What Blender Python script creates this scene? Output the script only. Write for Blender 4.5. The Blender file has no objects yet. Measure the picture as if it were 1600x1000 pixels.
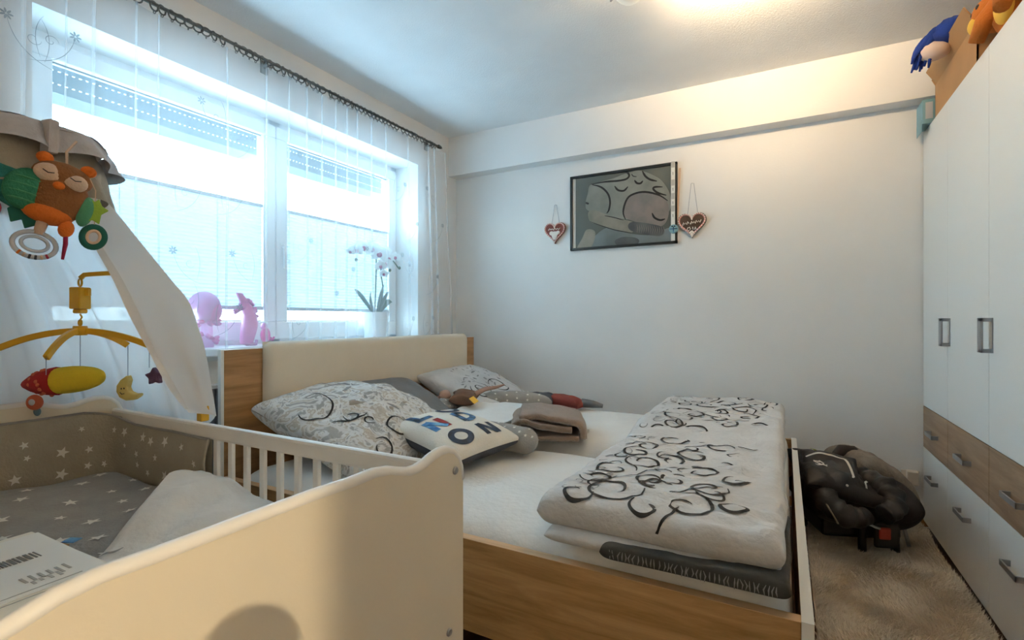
import bpy, bmesh, math, random
import numpy as np
from mathutils import Vector, Matrix, noise
sc = bpy.context.scene
COL = sc.collection
R = math.radians
random.seed(7)
rng = np.random.default_rng(7)

# ------------------------------------------------------------------ camera
CAMZ = 1.12
cam_d = bpy.data.cameras.new('camera')
cam_d.sensor_width = 36.0
cam_d.lens = 783.0 / 1600.0 * 36.0
cam_d.clip_start = 0.02
cam = bpy.data.objects.new('camera', cam_d)
COL.objects.link(cam)
cam.location = (0, 0, CAMZ)
cam.rotation_euler = (R(90), 0, R(28.549))
sc.camera = cam

# ------------------------------------------------------------------ sky and exposure
SKY_STRENGTH = 12.5
LAMP_W = 24.0
HALL_W = 195.0
sc.view_settings.view_transform = 'Standard'
sc.view_settings.look = 'None'
sc.view_settings.gamma = 1.0
sc.view_settings.exposure = 0.90
sc.view_settings.use_curve_mapping = False
sc.cycles.use_denoising = True
sc.cycles.max_bounces = 10
sc.cycles.diffuse_bounces = 6
sc.cycles.transparent_max_bounces = 24
sc.cycles.sample_clamp_indirect = 8.0

w = bpy.data.worlds.new('overcast_sky')
sc.world = w
w.use_nodes = True
nt = w.node_tree
nt.nodes.clear()
tc = nt.nodes.new('ShaderNodeTexCoord')
sx = nt.nodes.new('ShaderNodeSeparateXYZ')
rp = nt.nodes.new('ShaderNodeValToRGB')
bg = nt.nodes.new('ShaderNodeBackground')
ow = nt.nodes.new('ShaderNodeOutputWorld')
nt.links.new(tc.outputs['Generated'], sx.inputs[0])
mr = nt.nodes.new('ShaderNodeMapRange')
mr.inputs['From Min'].default_value = -1
mr.inputs['From Max'].default_value = 1
nt.links.new(sx.outputs['Z'], mr.inputs['Value'])
nt.links.new(mr.outputs[0], rp.inputs[0])
rp.color_ramp.elements[0].position = 0.0
rp.color_ramp.elements[0].color = (.34, .54, .72, 1)
rp.color_ramp.elements[1].position = 1.0
rp.color_ramp.elements[1].color = (.40, .70, 1.0, 1)
for p_, c_ in ((.48, (.38, .58, .76, 1)), (.53, (.66, .89, 1.0, 1)), (.62, (.52, .79, 1.0, 1))):
    e_ = rp.color_ramp.elements.new(p_)
    e_.color = c_
nt.links.new(rp.outputs[0], bg.inputs[0])
bg.inputs[1].default_value = SKY_STRENGTH
nt.links.new(bg.outputs[0], ow.inputs[0])

# ------------------------------------------------------------------ materials
def lin(h):
    h = h.lstrip('#')
    o = []
    for i in (0, 2, 4):
        c = int(h[i:i + 2], 16) / 255
        o.append(c / 12.92 if c <= .04045 else ((c + .055) / 1.055) ** 2.4)
    return (o[0], o[1], o[2], 1)

def mat(name, col, rough=.6, metal=0.0, var=.0, vscale=8.0, bump=0.0, bscale=60.0, col2=None, sheen=0.0,
        stretch=None, spec=.5, coat=0.0, sub=0.0):
    m = bpy.data.materials.new(name)
    m.use_nodes = True
    n = m.node_tree
    b = n.nodes['Principled BSDF']
    c = lin(col) if isinstance(col, str) else col
    b.inputs['Base Color'].default_value = c
    b.inputs['Roughness'].default_value = rough
    b.inputs['Metallic'].default_value = metal
    b.inputs['Specular IOR Level'].default_value = spec
    if sheen:
        b.inputs['Sheen Weight'].default_value = sheen
    if coat:
        b.inputs['Coat Weight'].default_value = coat
    tcn = n.nodes.new('ShaderNodeTexCoord')
    mp = n.nodes.new('ShaderNodeMapping')
    n.links.new(tcn.outputs['Object'], mp.inputs[0])
    if stretch:
        mp.inputs['Scale'].default_value = stretch
    if var or col2:
        nz = n.nodes.new('ShaderNodeTexNoise')
        nz.inputs['Scale'].default_value = vscale
        nz.inputs['Detail'].default_value = 5
        n.links.new(mp.outputs[0], nz.inputs['Vector'])
        ra = n.nodes.new('ShaderNodeValToRGB')
        ra.color_ramp.elements[0].position = .35
        ra.color_ramp.elements[1].position = .65
        if col2:
            c2 = lin(col2) if isinstance(col2, str) else col2
        else:
            c2 = tuple(min(1, v * (1 - var)) for v in c[:3]) + (1,)
        ra.color_ramp.elements[0].color = c
        ra.color_ramp.elements[1].color = c2
        n.links.new(nz.outputs['Fac'], ra.inputs[0])
        n.links.new(ra.outputs[0], b.inputs['Base Color'])
    if bump:
        nb = n.nodes.new('ShaderNodeTexNoise')
        nb.inputs['Scale'].default_value = bscale
        nb.inputs['Detail'].default_value = 3
        n.links.new(mp.outputs[0], nb.inputs['Vector'])
        bn = n.nodes.new('ShaderNodeBump')
        bn.inputs['Strength'].default_value = bump
        bn.inputs['Distance'].default_value = .01
        n.links.new(nb.outputs['Fac'], bn.inputs['Height'])
        n.links.new(bn.outputs[0], b.inputs['Normal'])
    return m

def wood(name, c1, c2, axis='X', scale=1.0, rough=.5):
    m = bpy.data.materials.new(name)
    m.use_nodes = True
    n = m.node_tree
    b = n.nodes['Principled BSDF']
    b.inputs['Roughness'].default_value = rough
    tcn = n.nodes.new('ShaderNodeTexCoord')
    mp = n.nodes.new('ShaderNodeMapping')
    s = {'X': (1.2, 14, 14), 'Y': (14, 1.2, 14), 'Z': (14, 14, 1.2)}[axis]
    mp.inputs['Scale'].default_value = tuple(v * scale for v in s)
    n.links.new(tcn.outputs['Object'], mp.inputs[0])
    nz = n.nodes.new('ShaderNodeTexNoise')
    nz.inputs['Scale'].default_value = 1.6
    nz.inputs['Detail'].default_value = 8
    nz.inputs['Roughness'].default_value = .65
    nz.inputs['Distortion'].default_value = .6
    n.links.new(mp.outputs[0], nz.inputs['Vector'])
    ra = n.nodes.new('ShaderNodeValToRGB')
    ra.color_ramp.elements[0].position = .32
    ra.color_ramp.elements[0].color = lin(c2)
    ra.color_ramp.elements[1].position = .66
    ra.color_ramp.elements[1].color = lin(c1)
    n.links.new(nz.outputs['Fac'], ra.inputs[0])
    n.links.new(ra.outputs[0], b.inputs['Base Color'])
    bn = n.nodes.new('ShaderNodeBump')
    bn.inputs['Strength'].default_value = .12
    bn.inputs['Distance'].default_value = .004
    n.links.new(nz.outputs['Fac'], bn.inputs['Height'])
    n.links.new(bn.outputs[0], b.inputs['Normal'])
    return m

def sheer(name, col, transp, tl=.6, tint=(1, 1, 1, 1)):
    m = bpy.data.materials.new(name)
    m.use_nodes = True
    n = m.node_tree
    n.nodes.clear()
    out = n.nodes.new('ShaderNodeOutputMaterial')
    tr = n.nodes.new('ShaderNodeBsdfTransparent')
    tr.inputs[0].default_value = tint
    df = n.nodes.new('ShaderNodeBsdfDiffuse')
    ts = n.nodes.new('ShaderNodeBsdfTranslucent')
    c = lin(col)
    df.inputs[0].default_value = c
    ts.inputs[0].default_value = c
    m1 = n.nodes.new('ShaderNodeMixShader')
    m1.inputs[0].default_value = tl
    n.links.new(df.outputs[0], m1.inputs[1])
    n.links.new(ts.outputs[0], m1.inputs[2])
    m2 = n.nodes.new('ShaderNodeMixShader')
    m2.inputs[0].default_value = transp
    n.links.new(m1.outputs[0], m2.inputs[1])
    n.links.new(tr.outputs[0], m2.inputs[2])
    n.links.new(m2.outputs[0], out.inputs[0])
    return m

def emit(name, col, strength):
    m = bpy.data.materials.new(name)
    m.use_nodes = True
    n = m.node_tree
    n.nodes.clear()
    out = n.nodes.new('ShaderNodeOutputMaterial')
    em = n.nodes.new('ShaderNodeEmission')
    em.inputs[0].default_value = col
    em.inputs[1].default_value = strength
    n.links.new(em.outputs[0], out.inputs[0])
    return m

def glass_mat(name):
    m = bpy.data.materials.new(name)
    m.use_nodes = True
    n = m.node_tree
    n.nodes.clear()
    out = n.nodes.new('ShaderNodeOutputMaterial')
    tr = n.nodes.new('ShaderNodeBsdfTransparent')
    tr.inputs[0].default_value = (.93, .97, .97, 1)
    gl = n.nodes.new('ShaderNodeBsdfGlossy')
    gl.inputs['Roughness'].default_value = .01
    fr = n.nodes.new('ShaderNodeFresnel')
    ge = n.nodes.new('ShaderNodeNewGeometry')
    io = n.nodes.new('ShaderNodeMapRange')
    io.inputs['To Min'].default_value = 1.5
    io.inputs['To Max'].default_value = 1 / 1.5
    n.links.new(ge.outputs['Backfacing'], io.inputs['Value'])
    n.links.new(io.outputs[0], fr.inputs[0])
    mx = n.nodes.new('ShaderNodeMixShader')
    n.links.new(fr.outputs[0], mx.inputs[0])
    n.links.new(tr.outputs[0], mx.inputs[1])
    n.links.new(gl.outputs[0], mx.inputs[2])
    n.links.new(mx.outputs[0], out.inputs[0])
    return m

M = {}
M['wall'] = mat('wall_paint', (.80, .79, .77, 1), .5, bump=.08, bscale=90, var=.03, vscale=3)
M['ceil'] = mat('ceiling_paint', (.80, .80, .79, 1), .9, bump=.25, bscale=120, var=.04, vscale=4)
M['hallwall'] = mat('tan_hall_paint', (.45, .38, .30, 1), .85, bump=.2, bscale=90, var=.03, vscale=3)
M['radshade'] = mat('shade_toned_radiator', (.20, .22, .24, 1), .4, var=.04)  # dark tone stands in for the shade below the window sill
M['plank'] = wood('dark_laminate', '#5c3d28', '#3a2416', 'Y', 1.0, .4)
M['white'] = mat('white_lacquer', (.80, .80, .77, 1), .38, bump=.03, bscale=200)
M['pvc'] = mat('white_window_plastic', (.82, .84, .85, 1), .35, var=.02)
M['crib'] = mat('cream_lacquer', (.78, .69, .54, 1), .42, bump=.03, bscale=150, var=.02)
M['crib_edge'] = mat('white_edge_band', (.84, .80, .74, 1), .4, var=.02)
M['oak'] = wood('sonoma_oak', '#c29c6c', '#94703f', 'X', 1.3)
M['oak_y'] = wood('sonoma_oak_across', '#b48a5c', '#8c673e', 'Y', 1.2)
M['oak_edge'] = wood('pale_oak_edge', '#d8b48c', '#c09a70', 'X', 1.5)
M['oak_grey'] = wood('grey_oak_drawer', '#a88c70', '#876c54', 'Y', 1.2)
M['leather'] = mat('cream_leatherette', (.74, .66, .53, 1), .55, bump=.15, bscale=250, var=.03)
M['sheet'] = mat('white_fitted_sheet', (.78, .77, .74, 1), .9, bump=.35, bscale=45, sheen=.2, var=.04)
M['cotton'] = mat('pale_grey_cotton', (.60, .595, .59, 1), .9, bump=.5, bscale=55, sheen=.2, var=.12, vscale=6)
def leafcotton(name):
    m = mat(name, (.70, .69, .67, 1), .9, bump=.5, bscale=40, sheen=.2)
    n = m.node_tree
    b = n.nodes['Principled BSDF']
    tcn = n.nodes.new('ShaderNodeTexCoord')
    nz = n.nodes.new('ShaderNodeTexNoise')
    nz.inputs['Scale'].default_value = 13
    nz.inputs['Detail'].default_value = 3
    nz.inputs['Distortion'].default_value = 2.2
    n.links.new(tcn.outputs['Object'], nz.inputs['Vector'])
    ra = n.nodes.new('ShaderNodeValToRGB')
    ra.color_ramp.elements[0].position = .40
    ra.color_ramp.elements[0].color = (.36, .36, .35, 1)
    ra.color_ramp.elements[1].position = .46
    ra.color_ramp.elements[1].color = (.68, .68, .67, 1)
    for p_, c_ in ((.55, (.68, .68, .66, 1)), (.58, (.50, .45, .38, 1)), (.63, (.48, .44, .38, 1)), (.66, (.64, .62, .58, 1))):
        e_ = ra.color_ramp.elements.new(p_)
        e_.color = c_
    n.links.new(nz.outputs['Fac'], ra.inputs[0])
    n.links.new(ra.outputs[0], b.inputs['Base Color'])
    return m
M['leafcotton'] = leafcotton('leaf_print_cotton')
M['darkcotton'] = mat('charcoal_cotton', (.045, .047, .045, 1), .9, bump=.3, bscale=80, var=.3, vscale=30)
M['ink'] = mat('black_print', (.012, .012, .013, 1), .8, var=.1)
M['greyprint'] = mat('grey_leaf_print', (.30, .30, .30, 1), .85, var=.25, vscale=30)
M['tanprint'] = mat('taupe_leaf_print', (.42, .37, .31, 1), .85, var=.25, vscale=30)
M['pillowgrey'] = mat('dark_grey_pillow', (.16, .165, .17, 1), .9, bump=.3, bscale=80, var=.2)
M['stargrey'] = mat('grey_star_fabric', (.32, .31, .29, 1), .92, bump=.35, bscale=120, var=.12, vscale=20)
M['bump_grey'] = mat('taupe_star_fabric', (.38, .335, .26, 1), .92, bump=.35, bscale=120, var=.10, vscale=15)
M['starwhite'] = mat('white_star_print', (.75, .73, .68, 1), .9, var=.05)
M['crib_white'] = mat('white_crib_blanket', (.76, .74, .70, 1), .92, bump=.3, bscale=60, var=.06, sheen=.3)
M['canopy'] = sheer('white_canopy_voile', '#f2f0ee', .03, .5)
M['canopy_hem'] = mat('canopy_hem', (.72, .69, .66, 1), .9, bump=.2, bscale=100, var=.05)
M['ruffle'] = mat('grey_canopy_ruffle', (.56, .53, .53, 1), .92, bump=.3, bscale=100, var=.2, vscale=15)
M['curtain'] = sheer('sheer_curtain_voile', '#fbfdff', .765, .55)
M['embroid'] = sheer('curtain_embroidery', '#9aa0a3', .25, .5)
M['blind'] = sheer('pleated_blind_paper', '#b0b6b9', .0, .24)
M['glass'] = glass_mat('window_glass')
M['shutter'] = mat('grey_shutter_slat', (.10, .14, .16, 1), .5, var=.1)
M['shutter_l'] = mat('pale_shutter_bar', (.42, .46, .48, 1), .4, metal=.3, var=.05)
M['steel'] = mat('brushed_steel', (.42, .42, .43, 1), .35, metal=.8, var=.1, vscale=60)
M['rod'] = mat('dark_chrome', (.16, .16, .15, 1), .3, metal=.8, var=.2, vscale=40)
M['handle'] = mat('satin_nickel_handle', (.36, .37, .39, 1), .4, metal=.55, var=.08, vscale=40)
M['yellow'] = mat('yellow_plastic', (.78, .42, .02, 1), .35, var=.05)
M['yelcloth'] = mat('yellow_plush', (.80, .58, .03, 1), .9, bump=.4, bscale=150, var=.08)
M['paleyel'] = mat('pale_yellow_felt', (.84, .66, .22, 1), .9, bump=.3, bscale=150, var=.08)
M['redcloth'] = mat('red_plush', (.42, .02, .02, 1), .9, bump=.4, bscale=150, var=.15)
M['coral'] = mat('coral_plush', (.62, .14, .07, 1), .9, bump=.4, bscale=150, var=.1)
M['bluegrey'] = mat('blue_grey_felt', (.14, .22, .26, 1), .9, var=.1)
M['purple'] = mat('purple_plush', (.18, .10, .19, 1), .9, bump=.4, bscale=150, var=.2)
M['string'] = mat('grey_cord', (.35, .36, .40, 1), .8, var=.1)
M['owlbrown'] = mat('brown_plush', (.28, .11, .035, 1), .95, bump=.5, bscale=160, var=.2, vscale=30)
M['teal'] = mat('teal_plush', (.02, .19, .17, 1), .95, bump=.5, bscale=160, var=.2, vscale=20)
M['green'] = mat('green_plush', (.03, .22, .12, 1), .95, bump=.5, bscale=160, var=.2)
M['greenstripe'] = mat('light_green_stripe', (.08, .32, .17, 1), .95, bump=.4, bscale=160, var=.2)
M['lime'] = mat('lime_felt', (.32, .50, .06, 1), .9, bump=.3, bscale=160, var=.15)
M['orange'] = mat('orange_plush', (.75, .17, .02, 1), .95, bump=.4, bscale=160, var=.12)
M['facecream'] = mat('cream_felt', (.70, .50, .36, 1), .95, bump=.3, bscale=160, var=.1)
M['clearring'] = mat('clear_plastic', (.55, .57, .60, 1), .15, var=.05)
M['redplastic'] = mat('red_plastic', (.55, .03, .04, 1), .3, var=.05)
M['crimson'] = mat('crimson_cord', (.38, .01, .06, 1), .8, var=.3, vscale=80)
M['darkgreen'] = mat('dark_green_felt', (.01, .12, .09, 1), .9, bump=.3, var=.15)
M['mirror'] = mat('silver_foil', (.7, .7, .72, 1), .15, metal=.9, var=.03)
M['paper'] = mat('white_carton', (.80, .77, .68, 1), .7, bump=.05, var=.04)
M['label'] = mat('printed_label', (.83, .82, .77, 1), .6, var=.02)
M['print'] = mat('grey_label_print', (.16, .16, .15, 1), .7, var=.1)
M['faintprint'] = mat('faint_label_print', (.45, .44, .41, 1), .7, var=.1)
M['towel'] = mat('beige_terry', (.28, .20, .145, 1), .98, bump=.9, bscale=220, var=.22, vscale=40, sheen=.5)
M['brown'] = mat('brown_cloth', (.16, .09, .06, 1), .9, bump=.3, var=.2)
M['rose'] = mat('dusty_rose_cloth', (.42, .26, .20, 1), .9, bump=.3, var=.15)
M['navy'] = mat('navy_cloth', (.045, .05, .065, 1), .9, bump=.3, var=.2)
M['dullred'] = mat('dull_red_cloth', (.20, .035, .025, 1), .9, bump=.3, var=.15)
M['cushion'] = mat('cream_canvas', (.76, .71, .62, 1), .9, bump=.3, bscale=150, var=.05)
M['letterblue'] = mat('blue_letter_print', (.06, .17, .35, 1), .85, var=.5, vscale=25, col2='#12202e')
M['letterdark'] = mat('dark_letter_print', (.02, .025, .04, 1), .85, var=.3, vscale=40, col2='#2b3d55')
M['letterlight'] = mat('light_blue_letter_print', (.16, .38, .58, 1), .85, var=.4, vscale=30, col2='#2a62a0')
M['letterred'] = mat('red_letter_print', (.30, .015, .015, 1), .85, var=.4, vscale=40)
M['black'] = mat('black_fabric', (.016, .013, .017, 1), .75, bump=.4, bscale=120, var=.3, vscale=15)
M['blackcoat'] = mat('black_quilted_nylon', (.009, .008, .010, 1), .6, bump=.3, bscale=60, var=.3)
M['blackmetal'] = mat('black_plastic', (.012, .012, .013, 1), .45, var=.1)
M['piping'] = mat('white_piping', (.62, .60, .56, 1), .6, var=.05)
M['redbtn'] = mat('red_buckle', (.50, .05, .025, 1), .45, var=.15)
M['greymesh'] = mat('grey_mesh_fabric', (.20, .17, .14, 1), .9, bump=.5, bscale=200, var=.2, vscale=60)
M['yellowgreen'] = mat('yellow_green_trim', (.42, .44, .06, 1), .7, var=.1)
M['rug1'] = mat('rug_backing', (.70, .60, .47, 1), .98, var=.2, vscale=10)
M['rug2'] = mat('rug_pile', (.95, .86, .72, 1), .95, var=.25, vscale=7, sheen=.3)
M['card'] = mat('brown_cardboard', (.44, .24, .10, 1), .8, var=.08, bump=.1)
M['blueplush'] = mat('royal_blue_fur', (.01, .045, .30, 1), .95, bump=.5, bscale=150, var=.3)
M['pinkish'] = mat('pale_peach_felt', (.78, .60, .50, 1), .9, var=.05)
M['orangeplush'] = mat('orange_brown_plush', (.55, .16, .02, 1), .95, bump=.5, bscale=120, var=.2)
M['yelpatch'] = mat('yellow_felt_patch', (.85, .50, .07, 1), .9, var=.05)
M['tealbox'] = mat('pale_blue_carton', (.20, .37, .43, 1), .6, var=.08)
M['frame'] = mat('black_picture_frame', (.008, .010, .011, 1), .35, var=.1)
M['photo'] = mat('grey_photo_print', (.13, .14, .125, 1), .25, col2=(.10, .115, .105, 1), vscale=3)
M['photo_l'] = mat('pale_photo_tone', (.26, .27, .235, 1), .3, col2=(.16, .17, .155, 1), vscale=5)
M['photo_p'] = mat('rosy_photo_tone', (.22, .19, .175, 1), .3, col2=(.16, .15, .14, 1), vscale=12)
M['photo_s'] = mat('arm_photo_tone', (.27, .25, .205, 1), .3, col2=(.17, .17, .14, 1), vscale=8)
M['photo_d'] = mat('deep_photo_tone', (.05, .055, .06, 1), .3, col2=(.10, .11, .11, 1), vscale=9)
M['photo_b'] = mat('blue_photo_tone', (.17, .20, .21, 1), .3, col2=(.12, .14, .14, 1), vscale=6)
M['paperstrip'] = mat('white_paper_strip', (.72, .71, .66, 1), .6, var=.04)
M['gingerred'] = mat('red_brown_gingerbread', (.22, .04, .025, 1), .6, bump=.3, var=.2, vscale=30)
M['gingerdark'] = mat('dark_gingerbread', (.07, .035, .02, 1), .6, bump=.3, var=.2, vscale=30)
M['icing'] = mat('white_icing', (.82, .74, .66, 1), .5, bump=.2, var=.05)
M['icingpink'] = mat('pink_icing', (.72, .30, .26, 1), .5, bump=.2, var=.08)
M['pinkfig'] = mat('pink_glazed_figure', (.74, .20, .48, 1), .35, var=.12, vscale=20)
M['pinkdeep'] = mat('deep_pink_petals', (.72, .07, .32, 1), .5, var=.2, vscale=30)
M['pinkpale'] = sheer('pale_pink_balloon', '#eeb8e0', .25, .5)
M['pot'] = mat('white_ceramic', (.82, .83, .85, 1), .25, var=.02)
M['leaf'] = mat('orchid_leaf', (.03, .13, .09, 1), .4, var=.2)
M['stem'] = mat('orchid_stem', (.06, .14, .06, 1), .5, var=.2)
M['petal'] = sheer('white_petal', '#f2f4f2', .0, .45)
M['lip'] = mat('magenta_lip', (.40, .03, .14, 1), .5, var=.2)
M['soil'] = mat('bark_soil', (.05, .03, .02, 1), .9, var=.4, vscale=60, bump=.5)
M['opal'] = emit('lit_opal_glass', (1.0, .78, .50, 1), 5.0)
M['socket'] = mat('white_socket_plastic', (.70, .62, .52, 1), .4, var=.03)

# ------------------------------------------------------------------ geometry helpers
def join(parts):
    V, Fc = [], []
    for v, f in parts:
        o = len(V)
        V.extend(v)
        Fc.extend([tuple(i + o for i in q) for q in f])
    return V, Fc

def obj(name, geo, m, parent=None, smooth=False, bevel=0.0, auto=False, label=None):
    v, f = geo
    me = bpy.data.meshes.new(name)
    me.from_pydata([tuple(p) for p in v], [], [tuple(q) for q in f])
    me.update()
    bm = bmesh.new()
    bm.from_mesh(me)
    bmesh.ops.recalc_face_normals(bm, faces=bm.faces)
    if bevel:
        bmesh.ops.bevel(bm, geom=[e for e in bm.edges if len(e.link_faces) == 2 and e.calc_face_angle(0) > R(35)],
                        offset=bevel, segments=2, profile=.5, affect='EDGES')
    bm.to_mesh(me)
    bm.free()
    if smooth:
        me.shade_smooth()
    me.materials.append(M[m] if isinstance(m, str) else m)
    o = bpy.data.objects.new(name, me)
    COL.objects.link(o)
    if parent is not None:
        o.parent = parent
        o.matrix_parent_inverse = PINV[parent.name]
    else:
        PINV[o.name] = Matrix.Identity(4)
    PINV.setdefault(o.name, Matrix.Identity(4))
    if label:
        o['label'] = label
    return o

PINV = {}
def thing(name, label, cat, loc=(0, 0, 0), group=None):
    o = bpy.data.objects.new(name, None)
    COL.objects.link(o)
    o.location = loc
    o.empty_display_size = .05
    PINV[o.name] = Matrix.Translation(-Vector(loc))
    return tag(o, label, cat, group)

def tag(o, label, cat=None, group=None, kind=None):
    o['label'] = label
    if cat:
        o['category'] = cat
    if group:
        o['group'] = group
    if kind:
        o['kind'] = kind
    return o

def struct(name, geo, m, label=None, bevel=0.0, smooth=False):
    o = obj(name, geo, m, None, smooth, bevel)
    o['kind'] = 'structure'
    if label:
        o['label'] = label
    return o

def box(x0, x1, y0, y1, z0, z1):
    v = [(x0, y0, z0), (x1, y0, z0), (x1, y1, z0), (x0, y1, z0), (x0, y0, z1), (x1, y0, z1), (x1, y1, z1), (x0, y1, z1)]
    return v, [(0, 3, 2, 1), (4, 5, 6, 7), (0, 1, 5, 4), (1, 2, 6, 5), (2, 3, 7, 6), (3, 0, 4, 7)]

def xf(geo, mtx):
    return [mtx @ Vector(p) for p in geo[0]], geo[1]

def tube(pts, r, n=8, closed=False):
    pts = [Vector(p) for p in pts]
    N = len(pts)
    rad = r if isinstance(r, (list, tuple)) else [r] * N
    V, Fc = [], []
    up = None
    for i, p in enumerate(pts):
        if closed:
            t = pts[(i + 1) % N] - pts[i - 1]
        else:
            t = pts[min(i + 1, N - 1)] - pts[max(i - 1, 0)]
        if t.length < 1e-9:
            t = Vector((0, 0, 1))
        t.normalize()
        if up is None:
            up = Vector((0, 0, 1)) if abs(t.z) < .9 else Vector((1, 0, 0))
        a = up - t * up.dot(t)
        if a.length < 1e-5:
            a = Vector((1, 0, 0)) - t * t.x
        a.normalize()
        up = a
        b = t.cross(a)
        for k in range(n):
            an = 2 * math.pi * k / n
            V.append(p + (a * math.cos(an) + b * math.sin(an)) * rad[i])
    last = N if closed else N - 1
    for i in range(last):
        j = (i + 1) % N
        for k in range(n):
            Fc.append((i * n + k, i * n + (k + 1) % n, j * n + (k + 1) % n, j * n + k))
    if not closed:
        Fc.append(tuple(range(n))[::-1])
        Fc.append(tuple((N - 1) * n + k for k in range(n)))
    return V, Fc

def torus(c, Rr, r, axis='Z', n=24, m=8, ell=1.0):
    pts = []
    for i in range(n):
        a = 2 * math.pi * i / n
        p, q = Rr * math.cos(a), Rr * ell * math.sin(a)
        pts.append({'Z': (p, q, 0), 'X': (0, p, q), 'Y': (p, 0, q)}[axis])
    return tube([Vector(c) + Vector(p) for p in pts], r, m, True)

def ellip(c, rx, ry, rz, nu=16, nv=10, rot=None, bumpy=0.0, seed=0):
    V, Fc = [], []
    c = Vector(c)
    mtx = rot.to_matrix() if rot is not None and hasattr(rot, 'to_matrix') else Matrix.Identity(3)
    for j in range(nv + 1):
        ph = math.pi * j / nv
        for i in range(nu):
            th = 2 * math.pi * i / nu
            d = Vector((math.sin(ph) * math.cos(th), math.sin(ph) * math.sin(th), math.cos(ph)))
            s = 1 + bumpy * noise.noise(d * 2.2 + Vector((seed, seed * 2, 0)))
            V.append(c + mtx @ Vector((d.x * rx * s, d.y * ry * s, d.z * rz * s)))
    for j in range(nv):
        for i in range(nu):
            a, b = j * nu + i, j * nu + (i + 1) % nu
            Fc.append((a, b, b + nu, a + nu))
    return V, Fc

def lathe(prof, c, n=24):
    V, Fc = [], []
    for (r, z) in prof:
        for k in range(n):
            a = 2 * math.pi * k / n
            V.append((c[0] + r * math.cos(a), c[1] + r * math.sin(a), c[2] + z))
    for i in range(len(prof) - 1):
        for k in range(n):
            Fc.append((i * n + k, i * n + (k + 1) % n, (i + 1) * n + (k + 1) % n, (i + 1) * n + k))
    return V, Fc

def prism(poly, fn, d0, d1):
    """poly: 2-D outline; fn(a, b, d) gives the point; solid between depths d0 and d1"""
    n = len(poly)
    V = [fn(a, b, d0) for a, b in poly] + [fn(a, b, d1) for a, b in poly]
    Fc = [tuple(range(n))[::-1], tuple(range(n, 2 * n))]
    Fc += [(i, (i + 1) % n, n + (i + 1) % n, n + i) for i in range(n)]
    return V, Fc

def grid(fn, nu, nv, wrapu=False):
    V = [fn(i / (nu if wrapu else nu - 1), j / (nv - 1)) for j in range(nv) for i in range(nu)]
    Fc = []
    for j in range(nv - 1):
        for i in range(nu if wrapu else nu - 1):
            a, b = j * nu + i, j * nu + (i + 1) % nu
            Fc.append((a, b, b + nu, a + nu))
    return V, Fc

# prints: flat shapes laid on a surface; surf(u, v) -> point, u and v in metres
def snorm(surf, u, v, e=.004):
    p = Vector(surf(u, v))
    a = Vector(surf(u + e, v)) - p
    b = Vector(surf(u, v + e)) - p
    n = a.cross(b)
    if n.length < 1e-12:
        return p, Vector((0, 0, 1))
    return p, n.normalized()

def ribbon(surf, pts, w, eps=.0015, taper=True, closed=False):
    V, Fc = [], []
    N = len(pts)
    for i, (u, v) in enumerate(pts):
        if closed:
            a, b = pts[i - 1], pts[(i + 1) % N]
        else:
            a, b = pts[max(i - 1, 0)], pts[min(i + 1, N - 1)]
        tu, tv = b[0] - a[0], b[1] - a[1]
        l = math.hypot(tu, tv) or 1
        nu_, nv_ = -tv / l, tu / l
        s = w * .5 * (min(1, .35 + 3.2 * min(i, N - 1 - i) / N) if taper and not closed else 1)
        for k in (-1, 1):
            p, n = snorm(surf, u + nu_ * s * k, v + nv_ * s * k)
            V.append(p + n * eps)
    for i in range(N if closed else N - 1):
        j = (i + 1) % N
        Fc.append((2 * i, 2 * i + 1, 2 * j + 1, 2 * j))
    return V, Fc

def patch(surf, poly, eps=.0015):
    cu = sum(p[0] for p in poly) / len(poly)
    cv = sum(p[1] for p in poly) / len(poly)
    V = []
    for u, v in [(cu, cv)] + list(poly):
        p, n = snorm(surf, u, v)
        V.append(p + n * eps)
    # a middle ring keeps the patch on a curved surface
    N = len(poly)
    mid = []
    for u, v in poly:
        p, n = snorm(surf, (u + cu) / 2, (v + cv) / 2)
        mid.append(p + n * eps)
    V += mid
    Fc = []
    for i in range(N):
        j = (i + 1) % N
        Fc.append((0, N + 1 + i, N + 1 + j))
        Fc.append((N + 1 + i, 1 + i, 1 + j, N + 1 + j))
    return V, Fc

def spiral(cu, cv, r, a0, turns, shrink=.85, n=26, dirn=1):
    out = []
    for i in range(n):
        t = i / (n - 1)
        a = a0 + dirn * turns * 2 * math.pi * t
        rr = r * (1 - shrink * t ** 1.2)
        out.append((cu + rr * math.cos(a), cv + rr * math.sin(a)))
    return out

def star(cu, cv, r, a0=0.0, k=.42):
    return [(cu + (r if i % 2 == 0 else r * k) * math.cos(a0 + i * math.pi / 5),
             cv + (r if i % 2 == 0 else r * k) * math.sin(a0 + i * math.pi / 5)) for i in range(10)]

def blob(cu, cv, ru, rv, seed=0, n=16, amp=.3, rot=0.0):
    out = []
    for i in range(n):
        a = 2 * math.pi * i / n
        s = 1 + amp * noise.noise(Vector((math.cos(a) * 1.4 + seed * 3.1, math.sin(a) * 1.4, seed * 1.7)))
        x, y = ru * s * math.cos(a), rv * s * math.sin(a)
        out.append((cu + x * math.cos(rot) - y * math.sin(rot), cv + x * math.sin(rot) + y * math.cos(rot)))
    return out

def bez(p0, p1, p2, n=14):
    return [tuple((1 - t) ** 2 * a + 2 * t * (1 - t) * b + t * t * c for a, b, c in zip(p0, p1, p2))
            for t in [i / (n - 1) for i in range(n)]]

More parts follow.
